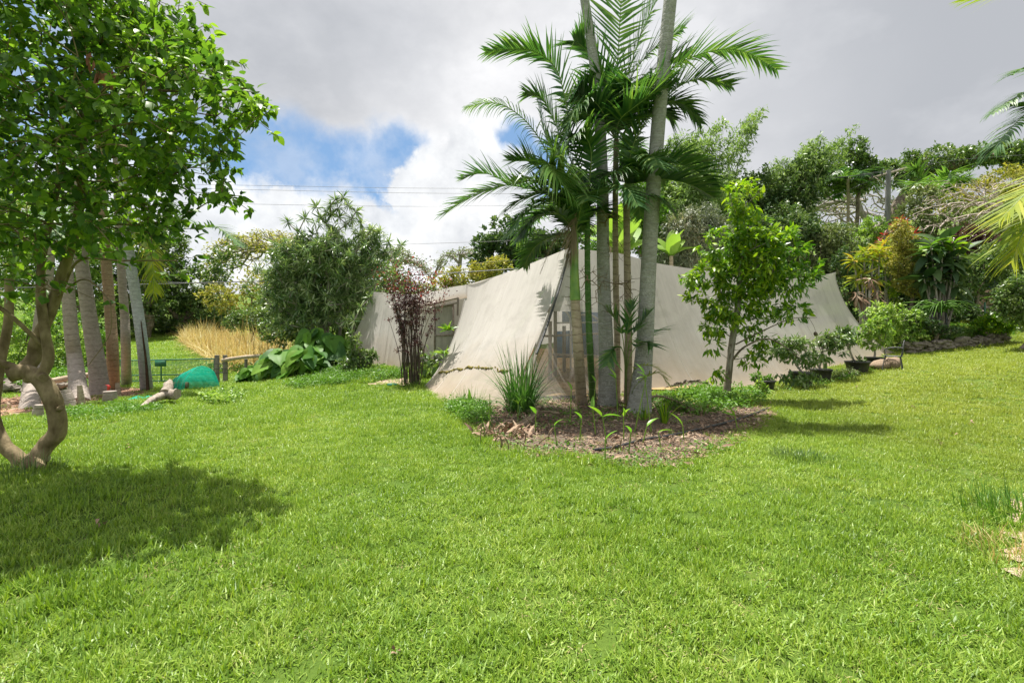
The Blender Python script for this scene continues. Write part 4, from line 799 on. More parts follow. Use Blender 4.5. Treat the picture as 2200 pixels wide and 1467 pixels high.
# stumps and logs
def stump(label, u, v, pu, h, top, mat, lean=(0, 0), flare=1.35):
    b = G(u, v); mb = MB(); r = pu/2/F*b[1]; tp = b+[lean[0], lean[1], h]; s = np.linspace(0, 1, 9); C = catmull([b-[0, 0, .06], (b+tp)/2, tp], 9); tube(mb, C, r*(flare+(top-flare)*s**.6), 18, jit=.02)
    return mb.build('palm_stump', mat, label=label, category='stump', group='cut palm stumps')
stump('tilted cut palm stump with a wide flat top left of the ringed trunks', 148, 876, 25, .36, 1.0, M_kpalm2, (-.12, 0), 1.35)
stump('short cut stump with a red ornament on top, right of the tilted stump', 236, 864, 24, .26, 1.0, M_kpalm2, (0, 0), 1.15)
stump('low rotten stump in the mulch at the left', 80, 895, 20, .22, .7, M_kpalm2, (.03, 0))
stump('thin upright cut stump beside the split grey palm', 254, 852, 10, .38, .8, M_tan, (-.02, 0), 1.3)
stump('thin cut palm stub in front of the stout ringed trunk', 176, 874, 10, .46, .9, M_tan, (-.05, 0), 1.8)
hb_ = G(233, 862); mb = MB(); c = hb_+[0, 0, .27]
tube(mb, [c+[0, 0, .0], c+[0, 0, .03], c+[.01, 0, .06], c+[.0, 0, .10], c+[-.02, 0, .13]], [.03, .028, .035, .03, .012], 8); tube(mb, [c+[0, 0, .1], c+[-.035, -.01, .12], c+[-.07, -.01, .118]], [.012, .01, .004], 6); tube(mb, [c+[0, 0, .05], c+[.05, 0, .08]], [.016, .006], 6)
mb.build('garden_ornament', plainmat('red_paint', (.55, .03, .02), (.45, .03, .02), 8, .4, .5, bump=0), label='small bright red bird ornament perched on a cut stump', category='ornament')
M_drift = plainmat('driftwood', (.22, .18, .14), (.38, .335, .28), 16, .9, .1, bump=1.0, stretch=(1, 1, .5), c3=(.24, .18, .13))
mb = MB(); a = G(300, 882)+[0, 0, .04]; c = G(355, 868)+[0, 0, .2]; tube(mb, catmull([a, (a+c)/2+[0, 0, .05], c, c+[.28, .0, .02]], 24), [.03+.09*(i/23)**.8 for i in range(24)], 12, jit=.12); tube(mb, catmull([c+[.02, 0, .05], c+[-.05, .2, .22], c+[-.1, .3, .28]], 8), np.linspace(.12, .05, 8), 8, jit=.12)
mb.build('driftwood_log', M_drift, label='weathered split log lying on the grass beside the green netting', category='log')
mb = MB(); a = G(345, 845)+[0, .5, 0]; tube(mb, catmull([a+[-.45, .3, .12], a+[-.15, .4, .13], a+[.15, .5, .12]], 12), .10, 12, jit=.05); mb.build('fallen_log', plainmat('reddish_log', (.30, .17, .12), (.42, .27, .2), 12, .9, .1), label='short reddish log behind the green netting', category='log')
# --- gate, posts, rails
M_gate = plainmat('green_gate_paint', (.015, .12, .08), (.03, .16, .10), 6, .4, .5, bump=0)
M_post = plainmat('weathered_post', (.17, .15, .13), (.30, .27, .24), 12, .9, .1, bump=.7, stretch=(1, 1, .2))
ga, gb = G(236, 822)*1, G(462, 818)*1; ga, gb = GY(236, 18.2), GY(460, 17.6)
gt = thing('wire_gate', 'long green wire mesh farm gate across the opening to the meadow', 'gate', ga); mb = MB(); up = np.array([0, 0, 1.]); L = gb-ga; H0, H1 = .08, .85
for h in (H0, .30, H1): tube(mb, [ga+up*h, gb+up*h], .022, 8)
for f in (0, .5, 1): tube(mb, [ga+L*f+up*H0, ga+L*f+up*H1], .022, 8)
mb.build('gate_frame', M_gate, gt); mb = MB()
for f in np.linspace(0.005, .995, 78): a = ga+L*f; bar(mb, a+up*H0, a+up*H1, .009, .009)
for h in np.linspace(.16, .78, 6): bar(mb, ga+up*h, gb+up*h, .005, .005)
mb.build('wire_mesh', M_gate, gt); mb = MB(); c = ga+L*.50+up*.72; box(mb, c+[0, -.03, 0], (.42, .012, .22)); mb.build('sign_plate', plainmat('dark_green_plate', (.02, .13, .07), (.03, .15, .08), 4, .5, .4, bump=0), gt, label='blank dark green plate fixed to the middle of the gate')
def post(label, u, Y, h, r=.09, dbl=False):
    b = GY(u, Y); t_ = thing('fence_post', label, 'fence post', b, 'posts beside the gate'); mb = MB()
    tube(mb, [b-[0, 0, .1], b+[0, 0, h*.5], b+[0.01, 0, h]], [r, r*.95, r*.9], 12, jit=.03)
    if dbl:
        tube(mb, [b+[.27, .05, -.1], b+[.27, .05, h*.5], b+[.26, .05, h]], [r, r*.95, r*.9], 12, jit=.03)
    mb.build('post', M_post, t_)
    if dbl:
        mb = MB()
        for z_ in (.35, .5, .68): a_ = np.linspace(0, 2*pi, 20); tube(mb, np.stack([b[0]+.13+.25*np.cos(a_), b[1]+.02+.13*np.sin(a_), np.full(20, b[2]+z_)], 1), .008, 5, cap=False)
        mb.build('wire_tie', M_dark, t_)
post('double weathered post wired together at the right end of the gate', 466, 17.5, .98, .085, True); post('single leaning post at the left end of the gate behind the palm trunks', 226, 18.1, .95, .06)
post('short post under the log rail hidden by elephant ears', 528, 17.6, .75, .06)
M_rail = plainmat('log_rail_wood', (.36, .28, .19), (.50, .42, .32), 12, .85, .1, bump=.5)
def rail(label, a, b_, r): mb = MB(); tube(mb, catmull([a, (a+b_)/2+[0, 0, .02], b_], 20), np.linspace(r, r*.85, 20), 12, jit=.03); mb.build('log_rail', M_rail, label=label, category='rail')
rail('peeled log rail running from the double post into the elephant ears', P(478,774,17.5), P(560,764,17.4), .07); rail('peeled log rail behind the swollen palm trunks at the left', P(96,822,14.8), P(200,804,15.6), .095)
# --- green shade netting roll
M_net = plainmat('green_netting', (.0, .34, .22), (.02, .46, .32), 14, .6, .2, bump=.5, trans=.35, alpha=.84)
nb_ = G(415, 852); nt2 = thing('netting_roll', 'bright green shade netting draped over a curled wire cage on the lawn', 'netting', nb_)
ns, nk = 40, 30; S = np.linspace(0, 1, ns)[:, None]; th = np.linspace(-.28*pi, 1.25*pi, nk)[None]; ax0 = GY(380, 15.3); ax1 = GY(434, 14.85); ax = (ax1-ax0); axu = unit(ax*[1, 1, 0]); pr = np.array([-axu[1], axu[0], 0])
R_ = .20+.24*S**.7+.012*np.sin(9*S+3*th)+.01*np.sin(21*S+7*th); V = ax0+ax*S[..., None]+pr*(R_*np.cos(th)*1.25)[..., None]+up*(R_*np.sin(th)*1.18+.16+.05*np.sin(5*S+2*th))[..., None]
i, j = np.meshgrid(np.arange(ns-1), np.arange(nk-1), indexing='ij'); hole = ((S[:-1]-.52)**2/.05+(th[:, :-1]-.97*pi)**2/.25) < 1; hole = hole & False
mb = MB(); mb.add(V, np.stack([i*nk+j, i*nk+j+1, (i+1)*nk+j+1, (i+1)*nk+j], -1)[~hole]); mb.build('netting', M_net, nt2)
mb = MB(); xx = np.linspace(-1.25, -.1, 14); V = []
for q in xx: V += [G(385, 858)+[q*.9, .1+.06*sin(q*9), .06+.03*sin(q*13)], G(385, 858)+[q*.9, -.14+.05*sin(q*7), .03], G(385, 858)+[q*.9, .28, .03]]
i = np.arange(13); V = np.array(V); mb.add(V, np.concatenate([np.stack([i*3, i*3+1, i*3+4, i*3+3], -1), np.stack([i*3+2, i*3, i*3+3, i*3+5], -1)])); mb.build('loose_end', M_net, nt2)
mb = MB()
for s_ in (.3, .5, .7, .95): 
    k_ = int(s_*(ns-1)); a_ = np.linspace(-.2*pi, 1.25*pi, 24); rr = .24+.23*s_**.7; C = ax0+ax*s_+pr*(rr*np.cos(a_)*1.22)[:, None]+up*(rr*np.sin(a_)*1.16+.16)[:, None]; tube(mb, C, .004, 4)
mb.build('wire_hoop', M_rust, nt2)

# --- elephant ears
def T_ear():
    n, m_ = 11, 7; V = []; ys = np.linspace(-.28, 1, n)
    for y in ys:
        t_ = (y+.28)/1.28; hw = .46*np.sin(pi*min(t_*1.0, 1)**.62)**.8+.01
        for q in np.linspace(-1, 1, m_):
            x = q*hw; notch = .10 if (y < 0 and abs(q) < .34) else 0; V.append([x, y+notch*0+ (.20*(1-abs(q)) if y < -.1 else 0), .16*abs(q)*hw*2-.22*max(y, 0)**2-.10*(abs(q)**2)*hw+.018*sin(y*22)*abs(q)])
    i, j = np.meshgrid(np.arange(n-1), np.arange(m_-1), indexing='ij'); return np.array(V), np.stack([i*m_+j, i*m_+j+1, (i+1)*m_+j+1, (i+1)*m_+j], -1).reshape(-1, 4), None
TE = T_ear()
def ear_plant(label, u, v, Y, spread_u, n, smin, smax, h0, h1):
    b = np.array([(u-CU)/F*Y, Y, 0]); b[2] = Z(b[0], b[1]); T_ = thing('elephant_ear', label, 'plant', b, 'elephant ear plants in the patch'); W_ = spread_u/F*Y; lp, ld, ls = [], [], []; st_ = MB()
    for k in range(n):
        a = RNG.uniform(0, 2*pi); r = RNG.random()**.6; x = b[0]+cos(a)*r*W_; y = b[1]+sin(a)*r*W_*.5-.1; hh = RNG.uniform(h0, h1)*(1-.35*r); top = np.array([x, y, Z(x, y)+hh]); r0 = b+[RNG.normal(0, .25*W_), RNG.normal(0, .12), 0]; r0[2] = Z(r0[0], r0[1])
        tube(st_, catmull([r0, r0*.4+top*.6+[0, 0, .1], top], 8), np.linspace(.022, .012, 8), 6); dd_ = unit(np.array([cos(a)*.8+RNG.normal(0, .4), -abs(RNG.normal(.5, .4)), -RNG.uniform(.05, 1.1)])); lp.append(top); ld.append(dd_); ls.append(RNG.uniform(smin, smax))
    st_.build('stem', LM['bright'], T_); lp = np.array(lp); ld = np.array(ld); upv = np.tile([0, -.55, 1.], (n, 1))+RNG.normal(0, .3, (n, 3)); mb = MB(); leaves(mb, TE, lp, ld, upv, np.array(ls)); mb.build('leaf_blades', LM['elephant'], T_)
ear_plant('elephant ear plant with small trailing leaves at the left end of the patch', 555, 800, 16.8, 36, 40, .25, .42, .2, .6)
ear_plant('elephant ear plant with large glossy drooping leaves in the middle of the patch', 605, 800, 16.4, 42, 40, .38, .62, .4, 1.1)
ear_plant('elephant ear plant with the tallest upright leaves, behind the middle of the patch', 680, 795, 16.9, 52, 40, .42, .70, .7, 1.6)
ear_plant('elephant ear plant with broad wet leaves at the right of the patch', 655, 805, 16.0, 42, 34, .38, .62, .3, 1.0)
ear_plant('elephant ear plant pressed against the foot of the tent wing', 725, 790, 17.0, 26, 20, .35, .6, .4, 1.0)
# --- dracaena thicket
T_DR = T_leaf(.13, .1, .30, 2)
def heads(mb, pts, n, L, m=0, up_=.25):
    N = len(pts)*n; dd_ = unit(rand_dir(N)+[0, 0, up_]); leaves(mb, T_DR, np.repeat(pts, n, 0), dd_, s=L*RNG.uniform(.6, 1.15, N), m=m)
db_ = GY(700, 18.6); dr = thing('dracaena', 'big spiky dracaena thicket with long bare stalks rising above it, left of the tent', 'tree', db_)
pts = blob_pts([(640,560,18.3,75,55),(720,580,18.2,90,70),(780,560,18.3,50,60),(620,640,18.0,50,50),(690,650,17.8,70,55),(760,640,18.0,50,45),(610,600,18.2,60,50),(720,500,18.3,26,26),(800,520,18.5,30,30),(690,540,17.9,60,60),(600,680,18,35,25),(680,680,17.8,60,30)], 1250, .1, gap=.4)[0]
em = np.array([P(*q) for q in [(720,430,18.2),(727,447,18.2),(765,455,18.2),(748,443,18.2),(618,478,18.2),(703,458,18.2),(712,462,18.3),(745,482,18.2),(690,470,18.2),(815,500,18.2),(862,528,18.2),(800,492,18.4),(790,530,18.3),(835,520,18.4),(700,480,18.3),(728,468,18.3),(672,505,18.1),(655,470,18.2),(640,500,18.1),(738,425,18.3),(710,440,18.1),(756,470,18.2),(775,480,18.3),(825,545,18.2),(848,540,18.3),(680,445,18.3),(770,505,18.2),(665,520,18),(590,540,18),(795,640,17.2),(775,660,17),(760,690,16.8),(745,690,16.9)]])
mb = MB(); heads(mb, pts, 24, .29); heads(mb, em, 40, .36); mb.build('leaf_rosettes', LM['dracaena'], dr)
mb = MB(); add_limbs(mb, limbs(db_, .018, list(np.vstack([pts[::3], em])), .12, seg=.5, wob=.10), 6)
for x_ in (-.8, -.4, .1, .5, .9, 1.3): r_ = db_+[x_, RNG.normal(0, .2), 0]; tube(mb, catmull([r_, r_+[x_*.2, 0, 1.5], r_+[x_*.5, 0, 3.0]], 10), np.linspace(.07, .04, 10), 7)
mb.build('stems', M_barkg, dr)
# --- reddish bamboo-like shrub before the tent door
rb_ = G(882, 826); rs = thing('red_leafed_shrub', 'tall clump of thin dark canes topped with wine-red leaves in front of the tent door', 'shrub', rb_)
mb = MB(); tips = []
for k in range(40):
    a = RNG.random()*2*pi; r = RNG.random()**.5; r0 = rb_+[cos(a)*r*.28, sin(a)*r*.2, -.05]; hh = RNG.uniform(1.7, 3.5); sp = RNG.normal(0, .26)*(hh/2.6)+cos(a)*r*.28; t_ = r0+[sp, RNG.normal(0, .15), hh]; C = catmull([r0, r0+[sp*.25, 0, hh*.5], t_], 14); tube(mb, C, np.linspace(.014, .005, 14), 5)
    for q in C[5:]: tips.append(q)
mb.build('canes', plainmat('dark_cane', (.035, .025, .02), (.12, .09, .07), 8, .6, .3, bump=0), rs); tips = np.array(tips); 
hgt = (tips[:, 2]-rb_[2]); sel = RNG.random(len(tips)) < np.clip((hgt-.9)/1.6, .08, 1); tips = tips[sel]; hgt = hgt[sel]; per = 30; N = len(tips)*per; c = np.repeat(tips, per, 0); hh = np.repeat(hgt, per); rad = (.12+.38*np.clip((hh-1.9)/1.3, 0, 1))[:, None]
pos = c+rand_dir(N)*[1, .7, .6]*rad*1.0*RNG.random((N, 1))**.5; isr = RNG.random(N) < np.clip((hh-2.3)/2.2, 0, .4)
mb = MB(); d_ = unit(rand_dir(N)+[0, 0, -.2]); leaves(mb, T_FAR, pos[~isr], d_[~isr], s=.058*RNG.uniform(.6, 1.4, (~isr).sum())); mb.build('crown', LM['purple'], rs); mb = MB(); leaves(mb, T_FAR, pos[isr], d_[isr], s=.06*RNG.uniform(.6, 1.4, isr.sum())); mb.build('red_shoots', LM['red'], rs)
# ------------------------------------------------------------------ far background
BG = 'trees and bushes of the background slope'
def bush(label, u, vb, Y, blobs, n, s, mat, cat='bush', name='bush', **k):
    b = np.array([(u-CU)/F*Y, Y, 0]); b[2] = Z(b[0], b[1]); bl = [(q[0], q[1], Y+(q[4] if len(q) > 4 else 0), q[2], q[3]) for q in blobs]
    k.setdefault('r0', .012*Y*.3); return tree(name, label, cat, b, bl, n, s, mat, k.pop('tpl', T_FAR), k.pop('per', 12), **k)
# far monkeypod trees: wide umbrella crowns, the limbs showing through
def monkeypod(label, u, Y, dome, n, mat='mustard', s=.30, dens=5, r0=.9):
    b = GY(u, Y); T_ = thing('umbrella_tree', label, 'tree', b, BG); tips = []; uc, vt, ru, rv = dome
    for k in range(n):
        a = RNG.uniform(-1, 1); q = RNG.uniform(-1, 1)*sqrt_(1-a*a); top = (1-a*a-q*q*.4); v = vt+rv*(1-max(top, 0)**.55); tips.append(P(uc+ru*a, v+RNG.uniform(0, rv*.30), Y)+[0, q*ru/F*Y*.7, 0])
    tips = np.array(tips); mb = MB(); trunk = catmull([b, b+[.3, 0, (tips[:, 2].min()-b[2])*.55]], 6); add_limbs(mb, limbs(trunk, .04, list(tips), r0*.55, seg=.9, wob=.25), 5); mb.build('trunk', M_barkg, T_)
    k_ = RNG.random(n) < .8; c = np.repeat(tips[k_], dens, 0); N = len(c); mb = MB(); leaves(mb, T_FAR, c+rand_dir(N)*[1.4, 1.4, .25]*RNG.random((N, 1))*1.0, unit(rand_dir(N)*[1, 1, .4]), s=s*RNG.uniform(.6, 1.3, N)); mb.build('crown', LM[mat], T_); return T_
sqrt_ = lambda x: math.sqrt(max(x, 0))
monkeypod('wide umbrella-shaped tree with mustard green top and bare spreading limbs, left of the dracaena', 590, 62, (590, 498, 150, 110), 900, s=.34, dens=9)
monkeypod('lower umbrella tree seen right of the dracaena above the tent wing', 840, 66, (840, 530, 90, 70), 420, 'olive', .3, 6, .7)
monkeypod('thin grey-limbed umbrella tree left of the dark round tree', 985, 70, (1000, 530, 70, 60), 300, 'olive', .3, 6, .6)
monkeypod('bare-limbed umbrella tree behind the utility pole on the slope', 1830, 50, (1810, 400, 160, 130), 520, 'olive', .26, 3, .7)
monkeypod('second bare-limbed tree with yellowish twigs left of the utility pole', 1740, 56, (1730, 420, 110, 110), 300, 'mustard', .26, 3, .5)
bush('dark round-topped tree behind the tent ridge with a brownish crown patch', 1110, 600, 48, [(1085,510,52,38),(1070,545,60,40),(1140,540,60,45),(1180,525,50,35),(1110,590,90,40),(1040,570,30,30),(1230,540,50,50)], 900, .5, 'dark', 'tree', 'round_tree', per=12, r0=.7)
bush('light green leafy tree beneath the dark round tree, left of the tent ridge', 990, 640, 36, [(1000,600,60,25),(950,620,45,25),(1030,585,40,22),(1075,575,30,25),(905,640,30,25)], 420, .26, 'mustard', 'tree', 'low_tree', per=12)
bush('dark green bush mass between the dracaena and the red-leafed shrub', 860, 650, 30, [(850,620,50,30),(900,640,45,25),(800,610,40,40),(830,650,60,40)], 420, .22, 'green', 'bush')
bush('dense bright tree at the left end of the meadow, under the overhead cable', 400, 700, 46, [(400,620,65,50),(370,670,80,40),(450,600,40,50),(440,660,60,40),(345,590,50,60),(480,560,30,30),(350,520,50,60),(430,700,60,14)], 1300, .34, 'green', 'tree', 'dense_tree', per=12, r0=.5)
bush('dense tree behind the grey split palm at the left', 310, 700, 42, [(300,640,60,60),(260,690,60,30),(240,600,70,70),(330,560,50,60),(300,520,60,50)], 1000, .34, 'green', 'tree', 'dense_tree', per=11, r0=.5)
bush('tall dark tree filling the left edge behind the palm row', 110, 700, 38, [(120,560,110,90),(40,620,90,60),(160,470,80,70),(20,500,90,90),(190,630,60,50)], 1300, .34, 'bright', 'tree', 'dense_tree', per=11, r0=.5)
bush('yellowish tree glimpsed at the far left edge behind the leafy crown', 20, 690, 44, [(10,450,60,50),(30,500,60,50),(-60,560,90,90)], 400, .4, 'mustard', 'tree', 'low_tree', per=10)
bush('pale rambling bush at the far left behind the mulch', 30, 800, 22, [(20,740,70,50),(90,760,60,40),(140,740,50,45),(-60,720,70,70),(60,690,70,40),(180,770,50,26)], 700, .15, 'bright', per=12)
bush('green weedy bush behind the tall ringed trunks left of the meadow', 185, 790, 24, [(190,740,55,40),(150,700,50,30),(240,765,34,22),(110,700,50,34)], 520, .15, 'weed', per=12)
bush('bushy green shrub at the top of the dry grass bank', 520, 700, 27, [(540,685,40,25),(505,690,25,18),(575,690,36,30)], 340, .16, 'green', 'shrub', 'shrub', per=12)
bush('dark hedge along the top edge of the meadow', 400, 712, 47, [(400,700,90,18),(300,705,70,16),(480,690,60,22),(200,712,60,16)], 500, .3, 'green', 'hedge', 'hedge', per=10, r0=.3)
bush('yellow-brown scrub above the dry grass bank beside the dracaena', 560, 690, 38, [(520,650,50,35),(590,640,40,40),(470,640,40,30),(560,610,50,30)], 420, .26, 'mustard', 'scrub', 'scrub', per=10)
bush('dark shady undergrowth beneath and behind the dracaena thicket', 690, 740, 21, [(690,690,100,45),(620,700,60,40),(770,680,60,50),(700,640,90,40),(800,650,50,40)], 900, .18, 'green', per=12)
bush('leafy green trees filling the slope behind the dracaena', 720, 700, 32, [(700,620,110,50),(620,640,80,40),(800,600,80,50),(740,560,60,40)], 1000, .26, 'green', 'tree', 'dense_tree', per=12)
# right slope, from the palms outwards
def bamboo(label, u, vb, Y, tips, n, s, r=.05):
    b = np.array([(u-CU)/F*Y, Y, 0]); b[2] = Z(b[0], b[1]); T_ = thing('bamboo_clump', label, 'bamboo', b, BG); mb = MB(); lp, ld = [], []
    for (tu, tv, wd, *nn) in tips:
        for q in range(nn[0] if nn else n):
            r0 = b+[RNG.normal(0, 1.0), RNG.normal(0, .8), -.2]; t_ = P(tu+RNG.normal(0, wd), tv+abs(RNG.normal(0, wd*1.2)), Y)+[0, RNG.normal(0, .8), 0]; md_ = r0*.45+t_*.55+[-(t_[0]-r0[0])*.25, 0, (t_[2]-r0[2])*.12]; C = catmull([r0, md_, t_], 24); tube(mb, C, np.linspace(r, .008, 24), 5)
            k = RNG.integers(6, 24, 46)+RNG.random(46); k = np.clip(k, 0, 22.9); i0 = k.astype(int); c = C[i0]+(C[i0+1]-C[i0])*(k-i0)[:, None]; spread = .75*(1-(k/24)**2)[:, None]+.16; c = np.repeat(c+rand_dir(46)*spread, 11, 0); m_ = len(c); lp.append(c+rand_dir(m_)*.20); ld.append(unit(rand_dir(m_)+[.5, 0, -.25]))
    mb.build('canes', LM['olive'], T_); mb = MB(); lp = np.concatenate(lp); leaves(mb, T_NARF, lp, np.concatenate(ld), s=s*RNG.uniform(.6, 1.3, len(lp))); mb.build('crown', LM['bamboo'], T_)
T_NARF = T_leaf(.28, .1, .2, 1)
bamboo('feathery bamboo with two plumes standing highest above the slope, right of the palm clump', 1530, 560, 32, [(1624,238,3,3),(1612,262,5,3),(1548,258,5,4),(1500,300,16),(1470,290,18),(1560,380,16)], 5, .30)
bamboo('bamboo thicket with dense light green sprays just right of the grey palm trunk', 1480, 560, 30, [(1450,300,20),(1480,330,20),(1440,380,20),(1520,370,24),(1560,410,24),(1500,420,24)], 6, .28)
bamboo('bamboo clump whose tops bend to the right before the grey cloud', 1680, 540, 34, [(1745,305,10),(1790,308,8),(1720,330,16),(1690,345,18),(1650,350,18),(1620,380,20),(1760,330,14)], 6, .30)
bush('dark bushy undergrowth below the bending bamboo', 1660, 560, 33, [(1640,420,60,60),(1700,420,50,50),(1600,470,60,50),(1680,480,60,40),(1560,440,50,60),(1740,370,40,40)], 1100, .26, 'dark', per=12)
bush('tree with upright leafy tips left of the utility pole on the skyline', 1830, 560, 37, [(1840,320,20,24),(1835,345,36,26),(1870,365,30,24),(1800,370,30,24),(1850,390,46,22),(1780,400,34,18)], 520, .27, 'green', 'tree', 'skyline_tree', per=13, shell=.1)
bush('windswept tree whose canopy runs flat along the skyline to the right edge', 1960, 520, 39, [(1960,345,20,22),(1930,375,40,24),(1985,360,45,22),(2020,330,30,14),(2060,345,50,20),(2110,335,55,20),(2160,330,50,24),(2000,395,50,16),(2190,345,40,34),(1910,360,16,26)], 1150, .27, 'green', 'tree', 'skyline_tree', per=12, shell=.1, r0=.45, trunkpts=[P(1925,470,39), P(1945,420,39), P(1970,385,39)])
mb_ = bpy.data.objects['skyline_tree']
bush('olive scrub on the slope below the windswept canopy at the right', 2130, 520, 33, [(2100,420,70,30),(2170,400,60,40),(2040,440,50,20),(2180,450,60,50)], 700, .22, 'mustard', 'scrub', 'scrub', per=11)
bush('green understorey below the bare branches at the right', 2050, 600, 27, [(2010,450,50,40),(1960,480,40,40),(2060,500,70,40),(2140,480,70,50),(2190,520,60,50),(1980,430,30,30)], 1000, .19, 'olive', per=12)
bush('grey-green mango tree behind the tent, just right of the grey palm trunk', 1475, 600, 20, [(1470,490,42,38),(1510,470,40,32),(1440,540,30,40),(1500,530,45,40),(1540,500,36,40),(1480,560,50,22)], 800, .20, 'grey', 'tree', 'mango_tree', per=14, tpl=T_NAR, hang=.5, shell=.1)
bush('dark understorey behind the lime-green tree', 1620, 620, 25, [(1620,500,60,50),(1660,540,60,40),(1580,560,60,40),(1700,500,50,40)], 700, .20, 'dark', per=12)
bush('olive bush behind the tent ridge right of the lime-green tree', 1760, 620, 25, [(1750,540,50,40),(1720,580,60,30),(1790,520,44,40),(1800,570,40,40),(1840,560,30,40)], 900, .17, 'olive', per=13)
bush('dark bush at the right end of the tent', 1840, 660, 22.5, [(1830,620,30,50),(1860,600,40,50),(1850,660,30,30),(1820,560,30,30),(1900,620,60,50)], 600, .17, 'dark', per=12)
bush('soft ferny bright green shrub left of the utility pole foot', 1875, 560, 28, [(1875,490,30,22),(1860,515,40,22),(1845,540,36,18),(1890,540,30,24)], 500, .13, 'bright', 'shrub', 'shrub', per=14)
bush('green bush under the skyline left of the pole', 1800, 560, 31, [(1790,500,40,20),(1730,500,40,24),(1690,470,34,34)], 330, .2, 'green', per=12)
bush('tall yellow-green shrub with fine leaves right of the ti plants', 1945, 640, 20.6, [(1945,520,24,30),(1940,560,34,36),(1950,600,30,30),(1930,490,16,18),(1960,625,20,14)], 620, .10, 'mustard', 'shrub', 'shrub', per=14, hang=.1)
bush('dark purple-leaved shrub behind the broad-leaved plant at the right', 2090, 560, 24, [(2085,505,34,22),(2110,530,34,24),(2060,530,24,20)], 480, .12, 'purple', 'shrub', 'purple_shrub', per=13)
bush('twiggy green bush right of the dark broad-leaved plant', 2110, 660, 21.5, [(2100,580,44,36),(2150,560,50,40),(2080,620,30,26),(2190,580,40,40),(2140,620,36,26)], 800, .13, 'green', per=13)
bush('green bush at the right edge beyond the low stone wall', 2185, 700, 17.5, [(2190,660,36,34),(2165,640,26,30),(2200,620,40,30),(2230,660,40,50)], 560, .13, 'green', 'shrub', 'shrub', per=13)
bush('low yellow-green bush beside the green stake at the right', 2130, 712, 18.8, [(2132,694,30,20),(2110,700,18,12),(2155,702,18,14)], 360, .10, 'lime', 'shrub', 'low_shrub', per=14)
bush('dark leafy border plant behind the low stone wall', 2040, 690, 21, [(2040,675,36,12),(1990,680,30,14),(2080,668,24,12)], 300, .14, 'dark', 'shrub', 'border_plant', per=12)
bush('dark undergrowth at the foot of the big-leaved plant', 2010, 660, 23, [(2010,620,50,40),(1960,640,40,30),(2060,640,40,26)], 400, .18, 'dark', per=12)
# broad-leaved dark palm-like plant
def rosette(name, label, base, tops, n, L, mat, tpl, cat='plant', elev=(-.3, .9), bark=None, group=None, r0=.05):
    T_ = thing(name, label, cat, base, group); mb = MB(); lp, ld = [], []
    for t_ in tops:
        t_ = np.asarray(t_, float); rb = base+[(t_[0]-base[0])*.35+RNG.normal(0, .05), RNG.normal(0, .08), -.05]; tube(mb, catmull([rb, rb*.5+t_*.5+[.04, 0, .0], t_], 10), np.linspace(r0, r0*.55, 10), 7)
        a = np.arange(n)*2.4+RNG.random(); e = np.linspace(elev[0], elev[1], n)+RNG.normal(0, .15, n); ld.append(np.stack([np.cos(a)*np.cos(e), np.sin(a)*np.cos(e), np.sin(e)], 1)); lp.append(t_+ld[-1]*.03+np.array([0, 0, 1])*np.linspace(-.16, .05, n)[:, None])
    mb.build('stem', bark or M_barkg, T_); lp = np.concatenate(lp); mb = MB(); leaves(mb, tpl, lp, np.concatenate(ld), s=L*RNG.uniform(.7, 1.2, len(lp))); mb.build('leaf_rosettes', LM[mat], T_); return T_
T_BIG = T_leaf(.36, .12, .45, 4); T_STR = T_leaf(.22, .12, .45, 4); 
rosette('broad_leaved_plant', 'dark plant with huge dangling leaves and a golden top, right of the yellow-green shrub', GY(2010, 19.8), [P(u, v, 19.8) for u, v in [(2015,520),(1990,545),(2040,540),(2005,575),(2045,575),(2015,600),(1985,600),(2055,610),(2030,560),(2060,550)]], 16, .75, 'dark', T_BIG, elev=(-.9, .7))
rosette('broad_leaved_plant', 'golden-green leafy crown above the dark big-leaved plant', GY(2020, 19.6), [P(u, v, 19.6) for u, v in [(2025,520),(2050,522),(2000,528)]], 12, .5, 'lime', T_BIG, elev=(-.2, .8))
rosette('ti_plant', 'yellow and orange ti plant leaning left over the end of the tent', GY(1862, 20.5), [P(u, v, 20.5) for u, v in [(1835,560),(1855,545),(1875,555),(1890,540),(1850,590),(1880,600),(1840,600)]], 24, .48, 'ti', T_STR, elev=(-.6, .9))
rosette('ti_plant', 'cluster of yellow-tipped ti plants against the utility pole shrubs', GY(1900, 21.5), [P(u, v, 21.5) for u, v in [(1880,540),(1900,525),(1915,550),(1865,540),(1900,570)]], 22, .46, 'ti', T_STR, elev=(-.4, .9))
rosette('ti_plant', 'red-topped ti plants rising behind the yellow-green shrub', GY(1925, 22.5), [P(u, v, 22.5) for u, v in [(1900,505),(1934,475),(1947,482),(1890,520),(1965,505),(1922,490)]], 14, .28, 'red', T_STR, elev=(-.1, 1.1))
rosette('bare_stem_plant', 'brown-leaved plant with withered hanging leaves beside the end of the tent', GY(1868, 19.8), [P(u, v, 19.8) for u, v in [(1868,600),(1852,640),(1885,625),(1840,630)]], 20, .42, 'litter', T_NAR, elev=(-1.4, .1))
